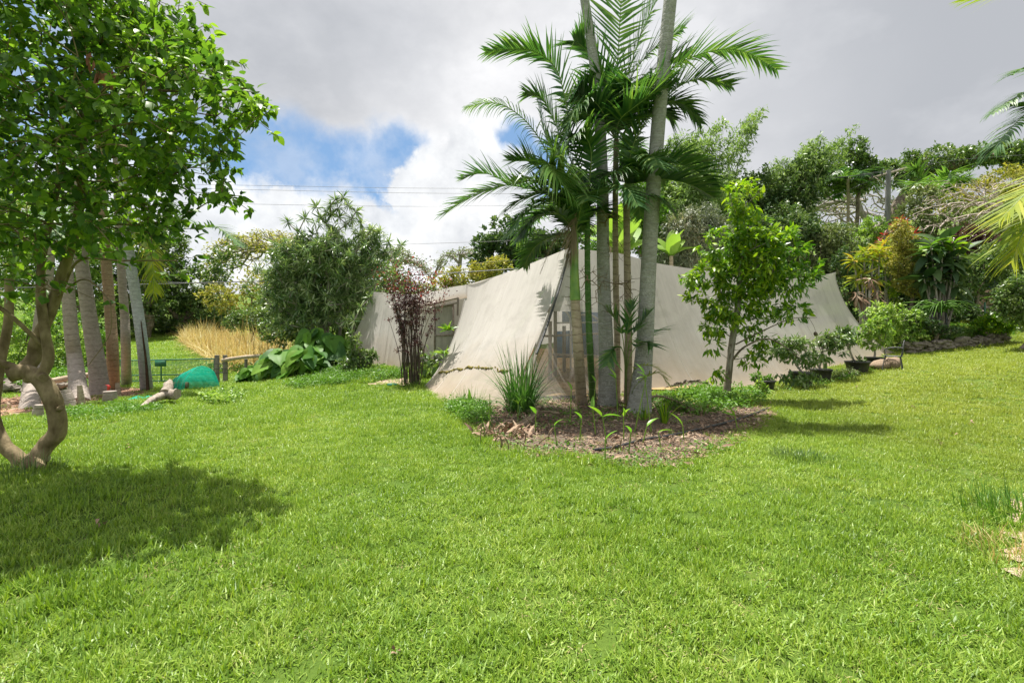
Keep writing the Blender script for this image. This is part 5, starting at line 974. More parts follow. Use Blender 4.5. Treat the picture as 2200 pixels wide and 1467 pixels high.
# young fan palm and banana plants
def small_palm(label, base, top, n, L, ll, mat, wd=.05, name='small_palm', el=(.2, 1.3), cat='palm tree', r=.1, **k):
    T_ = thing(name, label, cat, base); mb = MB(); tube(mb, catmull([base-[0, 0, .1], (base+top)/2, top], 12), np.linspace(r, r*.7, 12), 9); mb.build('trunk', M_tan, T_)
    for q in range(n):
        a = q*2.4+.5; e = RNG.uniform(*el); d_ = np.array([cos(a)*cos(e), sin(a)*cos(e)*.8, sin(e)]); mb = MB(); frond(mb, [top, top+d_*L*.5, top+d_*L*.85+[0, 0, -.1*L], top+d_*L+[0, 0, -.3*L]], ll=ll, n=26, wd=wd, **k); mb.build('frond', [mat, M_rib], T_)
small_palm('young palm with bright fronds right of the utility pole', GY(1995, 31), P(1995, 425, 31), 9, 2.6, 1.0, M_palmlt, .10, droop=.4)
small_palm('palm crown half hidden behind the skyline tree left of the utility pole', GY(1822, 36), P(1822, 385, 36), 9, 2.2, .9, M_palm, .10, droop=.9, el=(-.3, .8), r=.13)
def T_ban():
    n, m_ = 14, 5; V = []
    for y in np.linspace(0, 1, n):
        hw = .20*np.sin(pi*min(y*.93+.05, 1))**.5
        for q in np.linspace(-1, 1, m_): V.append([q*hw, y, -.30*y*y+.10*abs(q)*hw*3])
    i, j = np.meshgrid(np.arange(n-1), np.arange(m_-1), indexing='ij'); return np.array(V), np.stack([i*m_+j, i*m_+j+1, (i+1)*m_+j+1, (i+1)*m_+j], -1).reshape(-1, 4), None
TB = T_ban()
def banana(label, u, Y, vt, n, L):
    b = GY(u, Y); T_ = thing('banana_plant', label, 'banana plant', b, 'banana plants behind the tent'); n -= 2; L *= 1.25; top = P(u, vt, Y); mb = MB(); tube(mb, catmull([b-[0, 0, .1], (b+top)/2, top], 10), np.linspace(.13, .07, 10), 10); mb.build('trunk', M_tan, T_)
    a = np.arange(n)*2.2+RNG.random(); e = np.linspace(.6, 1.35, n); d_ = np.stack([np.cos(a)*np.cos(e), np.sin(a)*np.cos(e), np.sin(e)], 1)
    for q in range(n): mb = MB(); leaves(mb, TB, np.array([top]), d_[q:q+1], np.array([[0, -.3, 1.]]), L*RNG.uniform(.8, 1.1)); mb.build('leaf', LM['bright'], T_)
banana('banana plant with bright upright leaves right of the grey palm trunk', 1442, 19, 550, 9, 1.05); banana('banana plant with pale leaves glimpsed between the palm trunks above the ridge', 1335, 17.5, 545, 9, 1.3); banana('banana plant just left of the thickest palm trunk behind the ridge', 1310, 18.5, 520, 7, 1.3)
bush('tangled green bush behind the ridge between the palm trunks', 1340, 640, 21, [(1340,500,60,40),(1400,480,50,50),(1300,520,40,30),(1420,540,50,30),(1380,430,40,40)], 700, .17, 'weed', per=12)
bush('green treetops showing behind the palm crowns', 1400, 600, 30, [(1400,420,50,50),(1360,480,50,40),(1440,450,40,40)], 500, .25, 'bamboo', 'tree', 'low_tree', per=12)
# grey bare tangle of branches
b = GY(2140, 25); T_ = thing('bare_branches', 'tangle of bare pinkish-grey branches sweeping left across the slope', 'branches', b, None); tips = blob_pts([(2060,420,25,70,30),(2000,460,25,50,35),(2100,400,25,60,20),(1975,500,25,30,25),(2040,470,25,60,30),(2120,440,25,50,30),(2170,390,25,50,20),(2020,400,25,40,16)], 340, .0)[0]
mb = MB(); root = catmull([b, P(2170,560,25), P(2160,470,25), P(2140,420,25)], 14); add_limbs(mb, limbs(root, .012, list(tips), .13, seg=.45, wob=.16), 5); mb.build('branch_tangle', plainmat('bare_pinkish_bark', (.36, .29, .25), (.52, .45, .40), 9, .9, .1, bump=0), T_)
M_pole = plainmat('grey_pole_wood', (.16, .155, .15), (.27, .27, .275), 8, .9, .1, bump=.4, stretch=(1, 1, .1))
# utility pole and wires
b = GY(1903, 34); pt = P(1909, 366, 34); T_ = thing('utility_pole', 'grey wooden utility pole with a crossarm on the slope at the right', 'utility pole', b); mb = MB(); tube(mb, catmull([b-[0, 0, .3], (b+pt)/2, pt], 12), np.linspace(.19, .15, 12), 12); mb.build('pole', M_pole, T_)
mb = MB(); bar(mb, P(1868, 384, 34.2), P(1952, 360, 33.8), .10, .13); mb.build('crossarm', M_wood, T_); mb = MB(); 
for u, v in ((1874,380),(1895,374),(1922,367),(1946,360)): tube(mb, [P(u, v+1, 34), P(u, v-5, 34)], .05, 8)
mb.build('insulator', M_dark, T_); mb = MB(); bar(mb, P(1880, 382, 34.05), P(1904, 398, 34.0), .04, .04); bar(mb, P(1930, 370, 34.0), P(1906, 398, 34.0), .04, .04); mb.build('brace', M_wood, T_); bpy.data.objects['insulator'].parent = bpy.data.objects['crossarm']
M_wire = plainmat('wire', (.09, .09, .10), (.14, .14, .15), 5, .5, .3, bump=0)
WG = 'overhead wires from the utility pole'
def wire(label, pts, r, Y0, Y1, sagz=0): 
    n = len(pts); w_ = [P(u, v, Y0+(Y1-Y0)*i/(n-1)) for i, (u, v) in enumerate(pts)]; mb = MB(); tube(mb, catmull(w_, 60), r, 5); mb.build('wire', M_wire, label=label, category='wire', group=WG)
wire('topmost thin overhead wire crossing the blue patch of sky', [(-200,385),(500,398),(1000,405),(1500,398),(1874,376)], .013, 38, 34)
wire('second overhead wire from the top crossing the blue patch of sky', [(-200,392),(500,407),(1000,416),(1500,411),(1895,371)], .013, 38, 34.1)
wire('third overhead wire crossing behind the dracaena tips', [(-200,420),(500,438),(1000,443),(1500,425),(1922,364)], .013, 38, 33.9)
wire('overhead wire sloping up past the dark round tree towards the palms', [(700,535),(850,526),(1100,517),(1400,500),(1700,450),(1946,358)], .014, 40, 33.8)
wire('thick dark telephone cable low over the tent wing and meadow trees', [(-200,625),(420,608),(560,604),(830,594),(1100,578),(1500,545),(1800,500),(1903,468)], .035, 33, 34)
wire('lower telephone wire passing behind the red-leafed shrub', [(250,600),(560,612),(830,592),(970,570),(1180,553),(1500,520),(1903,455)], .014, 36, 34)
wire('short overhead wire running from the pole to the right edge', [(1909,372),(2050,345),(2250,330)], .013, 34, 36)
# --- right side: walls, terrace bits
M_stone = plainmat('dark_stone', (.14, .12, .10), (.28, .25, .21), 6, .95, .1, bump=.8, c3=(.16, .18, .08))
def rockwall(label, A, B, h, n_r, rs, sink=.05):
    b = (A+B)/2; T_ = thing('stone_wall', label, 'wall', b); mb = MB(); L = np.linalg.norm(B-A); 
    core0 = A.copy(); d_ = unit(B-A); 
    for k in range(n_r):
        f = RNG.random(); zf = RNG.random(); c = A+(B-A)*f+np.array([0, RNG.normal(0, .03), 0]); c[2] = Z(c[0], c[1]-.3)+zf*h-sink; r = rs*RNG.uniform(.6, 1.4)
        V = rand_dir(14); tv = np.array(V)*[r*1.3, r*.8, r*.6]; ico_add(mb, c, [r*1.35, r*.9, r*.62], RNG.random()*6)
    mb.build('stones', M_stone, T_, smooth=False); return T_
ICO = None
def ico_add(mb, c, rad, a, jit=.16):
    global ICO
    if ICO is None:
        import bmesh; bm = bmesh.new(); bmesh.ops.create_icosphere(bm, subdivisions=2, radius=1); ICO = (np.array([v.co for v in bm.verts]), np.array([[v.index for v in f.verts] for f in bm.faces])); bm.free()
    V, Fa = ICO; V = V*(1+jit*RNG.standard_normal((len(V), 1))); V = (V*rad)@rz(a*0.2).T; mb.add(V+c, Fa)
def onG(u, Y, dz=0): q = GY(u, Y); q[2] += dz; return q
rockwall('low rough stone retaining edge between the lawn and the upper terrace', onG(1945, 18.55), onG(2165, 18.85), .42, 190, .13)
rockwall('dry stone wall of flat dark rocks at the back of the upper terrace', onG(1985, 22.6), onG(2140, 23.2), .55, 170, .16)
M_terr = LM['weed']
T_w = thing('rock_pile', 'pile of small lava rocks behind the log rail at the far left', 'rocks', GY(70, 16)); mb = MB()
for k in range(110): q = GY(RNG.uniform(-60, 150), RNG.uniform(15.2, 16.8)); r = RNG.uniform(.08, .2); ico_add(mb, q+[0, 0, RNG.uniform(0, .35)], [r, r, r*.7], k)
mb.build('rocks', M_stone, T_w, smooth=False)
M_stake = plainmat('green_stake', (.03, .12, .06), (.04, .14, .07), 6, .5, .3, bump=0)
for u, Y, h, lab in ((2116, 19.2, 1.15, 'green metal fence stake left of the low yellow-green bush'), (2046, 22, .75, 'short dark stake on the upper terrace right of the dragon fruit plant'), (2005, 22, .8, 'short green stake behind the dragon fruit plant')):
    b = GY(u, Y); mb = MB(); bar(mb, b-[0, 0, .1], b+[0, 0, h], .04, .04); mb.build('stake', M_stake, label=lab, category='stake')
b = GY(2078, 22.2); mb = MB(); bar(mb, b-[0, 0, .05], b+[0, 0, .45], .05, .05); mb.build('stake', plainmat('red_stake', (.5, .05, .04), (.4, .05, .04), 5, .5, .3, bump=0), label='short red stake standing on the upper terrace grass', category='stake')
b = GY(2150, 24.5); mb = MB(); tube(mb, [P(2150, 655, 24.5), P(2150, 640, 24.5), P(2150, 624, 24.5)], [.82, .88, .86], 20); mb.build('planter_box', plainmat('pinkish_planter', (.30, .19, .15), (.40, .28, .23), 7, .9, .1, bump=.3), label='pale reddish-brown round planter at the right beyond the terrace', category='planter')
b = GY(2140, 26); mb = MB(); tube(mb, [P(2150, 622, 26), P(2150, 612, 26), P(2150, 605, 26), P(2150, 602, 26)], [.9, 1.0, .95, .3], 24); mb.build('water_tank', plainmat('dark_blue_plastic', (.04, .06, .09), (.06, .08, .12), 5, .4, .4, bump=0), label='dark rounded tub just visible above the planter at the right', category='tank')
# dragon fruit on its post
b = GY(2018, 18.9); T_ = thing('dragon_fruit_cactus', 'dragon fruit cactus spilling spiky arms over a dark post cage at the right', 'cactus', b); mb = MB(); 
for dx in (-.35, 0, .35): bar(mb, b+[dx, 0, -.05], b+[dx*.7, 0, 1.0], .05, .05)
mb.build('post', M_dark, T_); mb = MB(); lp, ld = [], []
for k in range(64):
    a = k*2.4; r = RNG.uniform(.5, 1.35); s0 = b+[0, 0, 1.05+RNG.uniform(-.05, .15)]; C = catmull([s0+[RNG.normal(0, .2), RNG.normal(0, .1), 0], s0+[cos(a)*r*.5, sin(a)*r*.3, .28*RNG.random()+.08], s0+[cos(a)*r, sin(a)*r*.5, RNG.uniform(-.3, .2)]], 9); tube(mb, C, np.linspace(.034, .016, 9), 3, jit=.25)
mb.build('arms', LM['weed'], T_)
bush('leafy shrub with small dense leaves below the dragon fruit cactus', 2000, 730, 18.7, [(1990,700,30,14),(2030,712,30,10),(1970,690,20,16)], 260, .10, 'dark', 'shrub', 'low_shrub', per=12)
# potted fruit trees along the tent
PG = 'black potted mango saplings along the foot of the tent'
M_pot = plainmat('black_pot', (.018, .018, .018), (.035, .033, .03), 12, .5, .4, bump=.1); M_soil = plainmat('pot_soil', (.10, .07, .05), (.18, .13, .09), 30, .95, .05, bump=.8)
def potted(label, u, v, w_px, h, blobs, n, s, mat='green', tilt=0, nopot=False, tpl=T_OBL, hang=.55):
    b = G(u, v); r = w_px/2/F*b[1]; T_ = thing('potted_sapling' if not nopot else 'sapling', label, 'potted plant' if not nopot else 'shrub', b, PG if not nopot else None)
    if not nopot:
        mb = MB(); z_ = np.array([[0, 0, -.04], [0, 0, .0], [0, 0, h*.5], [0, 0, h*.86], [0, 0, h*.87], [0, 0, h], [0, 0, h]]); tube(mb, b+z_, [r*.74, r*.76, r*.88, r*.97, r*1.04, r*1.05, r*.93], 28, cap=False); tube(mb, b+np.array([[0, 0, h], [0, 0, h*.88]]), [r*.93, r*.90], 28, cap=False); pot_ = mb.build('pot', M_pot, T_)
        mb = MB(); tube(mb, b+np.array([[0, 0, h*.80], [0, 0, h*.86], [0, 0, h*.89]]), [r*.9, r*.9, r*.3], 24, jit=.01); mb.build('soil', M_soil, T_).parent = pot_
    Y = b[1]; pts, d, k, C, R = blob_pts([(q[0], q[1], Y, q[2], q[3]) for q in blobs], n, .15); root = b+[0, 0, (h*.8 if not nopot else -.05)]; mb = MB(); add_limbs(mb, limbs(root, .004, list(pts), .03, seg=.14, wob=.15), 6); mb.build('stem', M_barkg, T_)
    per = 9; N = n*per; dd_ = unit(np.repeat(d, per, 0)*.5+rand_dir(N)+[0, 0, -hang*.6]); mb = MB(); leaves(mb, tpl, np.repeat(pts, per, 0)+rand_dir(N)*.03, dd_, s=s*RNG.uniform(.6, 1.2, N)); mb.build('crown', LM[mat], T_); return T_
potted('small black pot of low weeds nearest the lime-green tree', 1643, 838, 42, .26, [(1635,812,18,10),(1655,816,14,8)], 26, .12, 'weed')
potted('large black pot with a drooping big-leaved mango sapling, second from the left', 1722, 832, 48, .42, [(1690,750,32,14),(1710,736,36,14),(1665,758,18,12),(1690,770,22,5),(1735,758,20,12)], 110, .14, 'green')
potted('black pot with a sapling of long hanging leaves, third pot from the left', 1765, 820, 40, .36, [(1775,734,30,14),(1790,726,32,14),(1800,752,22,10),(1765,758,20,5),(1815,728,14,10)], 110, .14, 'green')
potted('black pot overgrown with vines and a tall bare-stemmed sapling, in the middle of the row', 1842, 802, 46, .36, [(1815,716,22,14),(1800,736,20,10),(1838,775,16,5),(1826,735,12,8)], 80, .14, 'green')
potted('black pot near the iron chair holding a full leafy sapling', 1878, 787, 34, .30, [(1865,712,26,18),(1885,698,30,16),(1852,728,18,12),(1898,722,22,14),(1870,742,22,6),(1890,688,18,10)], 170, .14, 'bright')
potted('broad leafy mango bush on the ground behind the last black pot', 1925, 752, 0, 0, [(1925,680,42,24),(1900,665,34,20),(1955,690,36,30),(1930,715,46,24),(1960,725,26,16),(1880,675,24,18)], 360, .16, 'bright', nopot=True)
potted('small leafy sapling in front of the smallest black pot', 1632, 846, 0, 0, [(1630,826,12,10),(1640,838,14,6)], 22, .12, 'bright', nopot=True)
potted('light green spindly sapling standing between the ti plants and the leafy mango bush', 1918, 700, 0, 0, [(1918,630,12,16),(1925,655,14,12),(1912,612,8,10)], 60, .13, 'lime', nopot=True)
bush('brown and green creepers growing over the pots', 1800, 826, 13.9, [(1800,812,22,12),(1825,806,20,12),(1780,818,14,8)], 150, .07, 'olive', 'creeper', 'creeper', r0=.02, per=12)
# wrought-iron chair with a burlap-wrapped root ball
b = G(1918, 796); T_ = thing('iron_chair', 'ornate dark wrought-iron garden chair on the lawn beside the last black pot', 'chair', b); ux = unit(np.array([.75, -.66, 0])); uy = np.array([-ux[1], ux[0], 0]); U = np.array([0, 0, 1.])
sw, sd, sh, bh = .46, .44, .42, .88; pt_ = lambda x, y, z: b+ux*x+uy*y+U*z
mb = MB(); 
for r_ in (.0,): a_ = np.linspace(0, 2*pi, 28); tube(mb, np.array([pt_(cos(q)*sw/2, sin(q)*sd/2, sh) for q in a_]), .014, 6, cap=False)
for q in np.linspace(-.8, .8, 7): w2 = sqrt_(1-q*q); tube(mb, [pt_(-w2*sw/2, q*sd/2, sh), pt_(w2*sw/2, q*sd/2, sh)], .006, 5); tube(mb, [pt_(q*sw/2, -w2*sd/2, sh), pt_(q*sw/2, w2*sd/2, sh)], .006, 5)
mb.build('seat', M_dark, T_)
for sx in (-1, 1):
    for sy in (-1, 1): mb = MB(); tube(mb, catmull([pt_(sx*.17, sy*.16, sh), pt_(sx*.20, sy*.19, sh*.55), pt_(sx*.23, sy*.25, 0)], 10), .012, 6); mb.build('leg', M_dark, T_)
mb = MB(); tube(mb, catmull([pt_(.2, -.2, sh), pt_(.24, -.21, .65), pt_(.26, -.12, .84), pt_(.27, .0, bh), pt_(.26, .12, .84), pt_(.24, .21, .65), pt_(.2, .2, sh)], 36), .014, 6)
for cy, cz, r_ in ((0, .72, .075), (-.09, .60, .055), (.09, .60, .055), (0, .52, .05), (-.1, .74, .04), (.1, .74, .04)): a_ = np.linspace(0, 2*pi*1.25, 24); tube(mb, np.array([pt_(.235, cy+r_*(1-.25*q/8)*cos(q), cz+r_*(1-.25*q/8)*sin(q)) for q in a_]), .007, 5)
mb.build('backrest', M_dark, T_)
for sy in (-1, 1): mb = MB(); tube(mb, catmull([pt_(.25, sy*.21, .66), pt_(.05, sy*.26, .68), pt_(-.14, sy*.26, .64), pt_(-.18, sy*.22, .54), pt_(-.15, sy*.19, sh)], 16), .011, 6); mb.build('armrest', M_dark, T_)
mb = MB(); c = G(1900, 795); ico_add(mb, c+[-.10, .02, .13], [.36, .24, .17], 1.5, .13); ico_add(mb, c+[.22, -.02, .20], [.24, .22, .20], 2, .13); mb.build('burlap_bundle', plainmat('burlap', (.22, .16, .11), (.34, .26, .19), 30, .95, .05, bump=.8), label='brown burlap-wrapped root ball lying under the iron chair', category='bundle')
# --- near fronds at the right edge
def edge_palm(label, base, top, fr, mat, name='edge_palm', r=.12):
    T_ = thing(name, label, 'palm tree', base); mb = MB(); tube(mb, catmull([base-[0, 0, .1], (base+top)/2+[.05, 0, 0], top], 20), np.linspace(r, r*.75, 20), 12); mb.build('trunk', M_kpalm, T_)
    for kw, q in fr: mb = MB(); frond(mb, [top]+[P(*x) for x in q], **kw); mb.build('frond', [mat, M_rib], T_)
t_ = P(2330, 300, 6.2); edge_palm('yellow-green palm fronds reaching in from the right edge, nearest the camera', GY(2420, 6.0)*[1, 1, 1], P(2400, 330, 6.0),
  [(dict(ll=.55, n=28, wd=.034, droop=.35, fwd=1.0), [(2330,330,5.9),(2250,370,5.8),(2190,430,5.7),(2150,470,5.7)]), (dict(ll=.55, n=28, wd=.034, droop=.6, fwd=1.0), [(2330,380,5.8),(2260,430,5.7),(2200,500,5.6),(2175,560,5.6)]), (dict(ll=.5, n=24, wd=.045, droop=.8, fwd=.9), [(2330,360,6),(2250,400,6),(2200,450,5.9),(2170,520,5.9)])], M_palmy)
edge_palm('dark palm whose feathery fronds hang in front of the grey cloud at the right edge', GY(2330, 12), P(2290, 210, 12), [(dict(ll=.6, n=40, droop=1.3), [(2250,190,12),(2190,205,11.9),(2130,245,11.8)]), (dict(ll=.6, n=40, droop=1.3), [(2260,220,12),(2200,250,11.9),(2150,300,11.8),(2135,325,11.8)]), (dict(ll=.5, n=40, droop=.6), [(2260,150,12),(2210,145,11.9),(2165,165,11.8)]), (dict(ll=.5, n=40, droop=1.3), [(2270,240,12),(2230,230,11.9),(2170,225,11.8)])], M_palm)
edge_palm('palm frond with yellow-green blades dipping in at the top right corner', GY(2400, 6.6), P(2380, -160, 6.6), [(dict(ll=.34, n=26, wd=.05, droop=.5), [(2280,-90,6.3),(2180,-25,6.1),(2060,2,6.0)]), (dict(ll=.34, n=26, wd=.05, droop=.9), [(2330,-60,6.5),(2290,30,6.4),(2280,120,6.4)])], M_palmy)

# ------------------------------------------------------------------ plants of the bed and the lawn edges
def clump(label, b, n, h0, h1, w0, w1, rad, mat, name='grass_clump', cat='grass clump', lean=.9, segs=6, curl=1.8, kind=None, part='blades', group=None):
    r = rad*RNG.random(n)**.6; a = RNG.random(n)*2*pi; base = b+np.stack([r*np.cos(a), r*np.sin(a), np.zeros(n)], 1); mb = MB(); blades(mb, base, RNG.uniform(h0, h1, n), RNG.uniform(w0, w1, n), a+RNG.normal(0, .6, n), np.abs(RNG.normal(0, lean/2, n))+.03, segs=segs, curl=curl)
    t_ = dict(label=label, category=cat)
    if kind: t_['kind'] = kind
    if group: t_['group'] = group
    return mb.build(name, mat, **t_)
clump('large arching lemongrass clump in front of the tent corner', G(1120, 884), 300, .6, 1.55, .018, .034, .26, leafmat('lemongrass', [(.04, .12, .03), (.08, .19, .04), (.14, .26, .06)], .3, .4, .4), lean=1.0, curl=2.8, segs=9)
clump('wispy grass tuft against the foot of the tent, left of the lemongrass', G(1010, 872), 120, .2, .55, .006, .012, .30, LM['weed'])
clump('wispy green sprouts at the bottom of the tent corner', G(975, 862), 90, .1, .35, .006, .012, .30, LM['weed'])
clump('yellow-green strap-leaved spider lily below the thickest trunk', G(1428, 912), 34, .3, .62, .025, .045, .06, LM['lime'], 'strap_leaf_plant', 'plant')
clump('yellow-green strap-leaved plant at the foot of the palms', G(1385, 905), 22, .15, .38, .02, .035, .06, LM['lime'], 'strap_leaf_plant', 'plant')
clump('long dark grass growing round the foot of the twisted tree', G(60, 1018), 260, .08, .30, .004, .009, .34, LM['green'])
clump('tall weeds at the base of the red-leafed canes', G(884, 826), 130, .08, .32, .008, .016, .42, LM['weed'])
clump('rank grass and dry blades at the right edge of the lawn', G(2215, 1110), 620, .06, .26, .006, .012, .50, LM['weed'])
clump('dry straw blades among the rank grass at the right edge', G(2195, 1190), 260, .05, .18, .004, .008, .35, LM['straw'])
clump('dark green tuft of coarse grass standing proud of the lawn right of the bed', G(1720, 985), 500, .05, .13, .006, .010, .34, LM['green'])
clump('coarse tuft of long lawn grass nearest the camera at the left', G(300, 1310), 90, .05, .12, .006, .010, .3, m_gr)
# ginger shoots
M_ging = leafmat('ginger_leaf', [(.08, .22, .03), (.16, .36, .04), (.30, .48, .05)], .4, .35, .4)
def T_broad(): return T_leaf(.27, .25, .40, 4)
TBR = T_broad(); n_g = 0
SG = 'ginger shoots in the mulch bed'
desc = [('rolled ginger shoot with one pale upright leaf', 1100, 982), ('short', 0, 0)]
shoots = [(1245,952,.36,1,'front of the bed under the second trunk'), (1150,930,.30,1,'left of the slim tan stem'), (1305,960,.42,2,'directly below the left big trunk'), (1328,905,.75,2,'tallest, arching before the left big trunk'), (1272,892,.62,1,'with a single flat leaf before the green stem'),
          (1362,930,.85,2,'tall with two drooping yellowish leaves before the thickest trunk'), (1400,930,.9,1,'tall and bowed just right of the thickest trunk'), (1340,945,.34,2,'beside the hose below the thickest trunk'), (1380,955,.26,1,'tiny, right against the hose'), (1197,962,.30,1,'with a curled tip at the centre front'),
          (1045,945,.48,0,'stripped green cane at the left of the bed'), (1052,935,.62,0,'taller stripped cane at the left of the bed'), (1030,955,.3,0,'broken cane at the left edge'), (1112,905,.30,2,'at the foot of the lemongrass'), (1015,905,.34,3,'yellow-green and leafy at the left corner'), (1225,905,.55,1,'in front of the slim tan stem'),
          (1470,945,.22,1,'lone seedling in the open mulch'), (1585,925,.24,3,'bright leafy seedling at the right of the bed'), (1300,1000,.30,1,'at the lawn edge below the left big trunk'), (1080,955,.22,0,'short brown cane among the dead leaves'), (1350,975,.28,1,'thin, by the hose end'), (1280,935,.4,1,'slim, between bed centre and green stem'), (1420,960,.2,1,'small, under the spider lily')]
for (u, v, h, nl, wh) in shoots:
    b = G(u, v); T_ = thing('ginger_shoot', 'ginger shoot '+wh, 'plant shoot', b, SG); ln = RNG.normal(0, .08, 2); tp = b+[ln[0]*h*2, ln[1]*h, h]; C = catmull([b-[0, 0, .03], (b+tp)/2, tp], 8); mb = MB(); tube(mb, C, np.linspace(.011, .006, 8), 6); mb.build('stem', LM['bright'] if nl or h > .4 else M_stalk, T_)
    if nl:
        a = RNG.random(nl)*2*pi; dd_ = np.stack([np.cos(a)*.8, np.sin(a)*.5, RNG.uniform(.1, 1.6, nl)], 1); mb = MB(); leaves(mb, TBR, np.repeat([tp], nl, 0)-[0, 0, .01], dd_, s=RNG.uniform(.15, .25, nl)); mb.build('leaf', M_ging, T_)
for u, v in ((1060,958),(1075,965),(1095,950),(1110,962),(1128,955),(1140,968),(1040,948),(1180,948),(1215,955),(1335,968),(1310,978),(1160,962),(1090,972),(1368,962)):
    b = G(u, v); mb = MB(); h = RNG.uniform(.07, .20); tube(mb, catmull([b-[0, 0, .02], b+[RNG.normal(0, .02), 0, h*.5], b+[RNG.normal(0, .05), 0, h]], 6), RNG.uniform(.008, .015), 6, jit=.1); mb.build('cut_cane', M_stalk, label='short brown cut ginger cane sticking up from the mulch at the front of the bed', category='cane', group='cut canes in the mulch bed')
# fallen palm leaf base and dry litter, hose
def litter(name, poly, n, s0, s1, mat, label, lift=.02, tpl=T_NARF):
    poly = np.asarray(poly); lo, hi = poly.min(0), poly.max(0); xy = RNG.uniform(lo, hi, (n*4, 2)); xy = xy[inpoly(xy[:, 0], xy[:, 1], poly)][:n]; N = len(xy); z = tz(xy[:, 0], xy[:, 1])+lift+RNG.random(N)*.03
    d_ = rand_dir(N)*[1, 1, .25]; mb = MB(); leaves(mb, tpl, np.column_stack([xy, z]), d_, s=RNG.uniform(s0, s1, N)); return mb.build(name, mat, kind='stuff', label=label, category='leaf litter')
litter('leaf_litter', BED, 17000, .025, .09, LM['litter'], 'brown leaf and bark litter scattered over the palm bed')
litter('leaf_litter', BED, 260, .10, .24, LM['litter'], 'longer dry leaf strips lying over the palm bed', .03)
litter('leaf_litter', BED2, 3500, .04, .14, LM['litter'], 'brown litter round the foot of the palm row')
bedN = np.array([G(u, v)[:2] for u, v in [(960,872),(1000,905),(1060,935),(1180,925),(1300,915),(1420,905),(1520,890),(1640,870),(1660,850),(1480,845),(1300,850),(1080,865)]])
def cover(name, poly, n, s, mat, label, h=.14, per=5, tpl=T_FAR):
    poly = np.asarray(poly); lo, hi = poly.min(0), poly.max(0); xy = RNG.uniform(lo, hi, (n*4, 2)); k_ = inpoly(xy[:, 0], xy[:, 1], poly) & (RNG.random(len(xy)) < .5+.5*wnoise(xy[:, 0], xy[:, 1], 2)); xy = xy[k_][:n]; N = len(xy)*per; c = np.repeat(xy, per, 0)+RNG.normal(0, .06, (N, 2)); z = tz(c[:, 0], c[:, 1])+RNG.random(N)**1.3*h
    mb = MB(); leaves(mb, tpl, np.column_stack([c, z]), unit(rand_dir(N)*[1, 1, .5]+[0, 0, .35]), s=s*RNG.uniform(.5, 1.3, N)); return mb.build(name, mat, kind='stuff', label=label, category='ground cover')
cover('ground_cover', bedN, 520, .05, LM['weed'], 'low leafy ground cover around the palm trunks', .11)
cover('ground_cover', [G(u, v)[:2] for u, v in [(1390,880),(1420,858),(1500,835),(1600,838),(1650,860),(1620,878),(1500,895)]], 1000, .075, LM['weed'], 'lush weeds under the lime-green tree', .2)
cover('ground_cover', [G(u, v)[:2] for u, v in [(950,868),(1000,868),(1060,885),(1040,925),(985,905)]], 700, .06, LM['weed'], 'weeds at the left corner of the palm bed', .2)
cover('ground_cover', [G(u, v)[:2] for u, v in [(735,790),(870,798),(870,812),(800,822),(640,836),(600,830)]], 1800, .06, LM['weed'], 'low weeds along the foot of the tent wing', .2)
cover('ground_cover', [G(u, v)[:2] for u, v in [(440,850),(500,845),(525,862),(470,872),(430,865)]], 500, .08, LM['bright'], 'leafy weed patch right of the green netting', .22)
cover('ground_cover', [G(u, v)[:2] for u, v in [(140,885),(330,860),(350,885),(200,905),(100,910)]], 900, .05, LM['weed'], 'weeds along the lawn edge below the palm row', .12)
cover('ground_cover', [G(u, v)[:2] for u, v in [(1640,832),(1760,815),(1900,775),(1930,790),(1780,832),(1680,845)]], 900, .06, LM['weed'], 'weeds round the feet of the black pots', .16)
cover('ground_cover', [G(u, v)[:2] for u, v in [(1960,745),(2160,730),(2200,700),(2160,690),(1960,700)]], 1200, .07, LM['weed'], 'short weeds over the upper terrace edge', .1)
cover('ground_cover', [(-13, 20), (-4.0, 19.5), (-4, 23), (-14, 26)], 2200, .12, LM['weed'], 'rough growth behind the elephant ears', .3)
cover('ground_cover', [(-19, 14.8), (-14.8, 15.6), (-16.5, 20), (-21, 23)], 2600, .12, LM['weed'], 'rough green growth behind the palm row', .35)
mb = MB(); c = [G(u, v)+[0, 0, .035] for u, v in [(1275,972),(1320,966),(1380,950),(1440,940),(1520,922),(1600,900),(1672,872)]]; tube(mb, catmull(c, 90), .019, 8); mb.build('irrigation_hose', plainmat('black_hose', (.02, .022, .025), (.05, .05, .055), 9, .45, .4, bump=0), label='black irrigation hose snaking across the mulch bed', category='hose')
cover('ground_cover', [G(u, v)[:2] for u, v in [(1010,930),(1080,965),(1200,985),(1400,1010),(1500,1000),(1600,950),(1560,940),(1450,970),(1300,965),(1150,950),(1060,930)]], 420, .045, LM['weed'], 'scattered small weeds creeping over the front of the palm bed', .07)
# dead leaf sheath and fallen frond in the bed
T_ = thing('fallen_frond', 'large dead palm frond with a brown base lying in the bed left of the trunks', 'palm frond', G(1160, 905)); mb = MB(); frond(mb, [G(1200, 900)+[0, 0, .10], G(1165, 905)+[0, 0, .16], G(1135, 915)+[0, 0, .10], G(1105, 925)+[0, 0, .04]], ll=.38, n=26, wd=.02, droop=.5, rr=.03, fwd=1.8, spread=.4); mb.build('frond', [M_dry, M_dry], T_)
T_ = thing('fallen_frond', 'dead palm frond heaped against the foot of the thickest trunk on its right', 'palm frond', G(1410, 880)); mb = MB()
frond(mb, [G(1392, 888)+[0, 0, .3], G(1420, 885)+[0, 0, .3], G(1460, 885)+[0, 0, .18], G(1490, 890)+[0, 0, .04]], ll=.5, n=30, wd=.02, droop=.8, rr=.025, fwd=1.3); mb.build('frond', [M_dry, M_dry], T_)
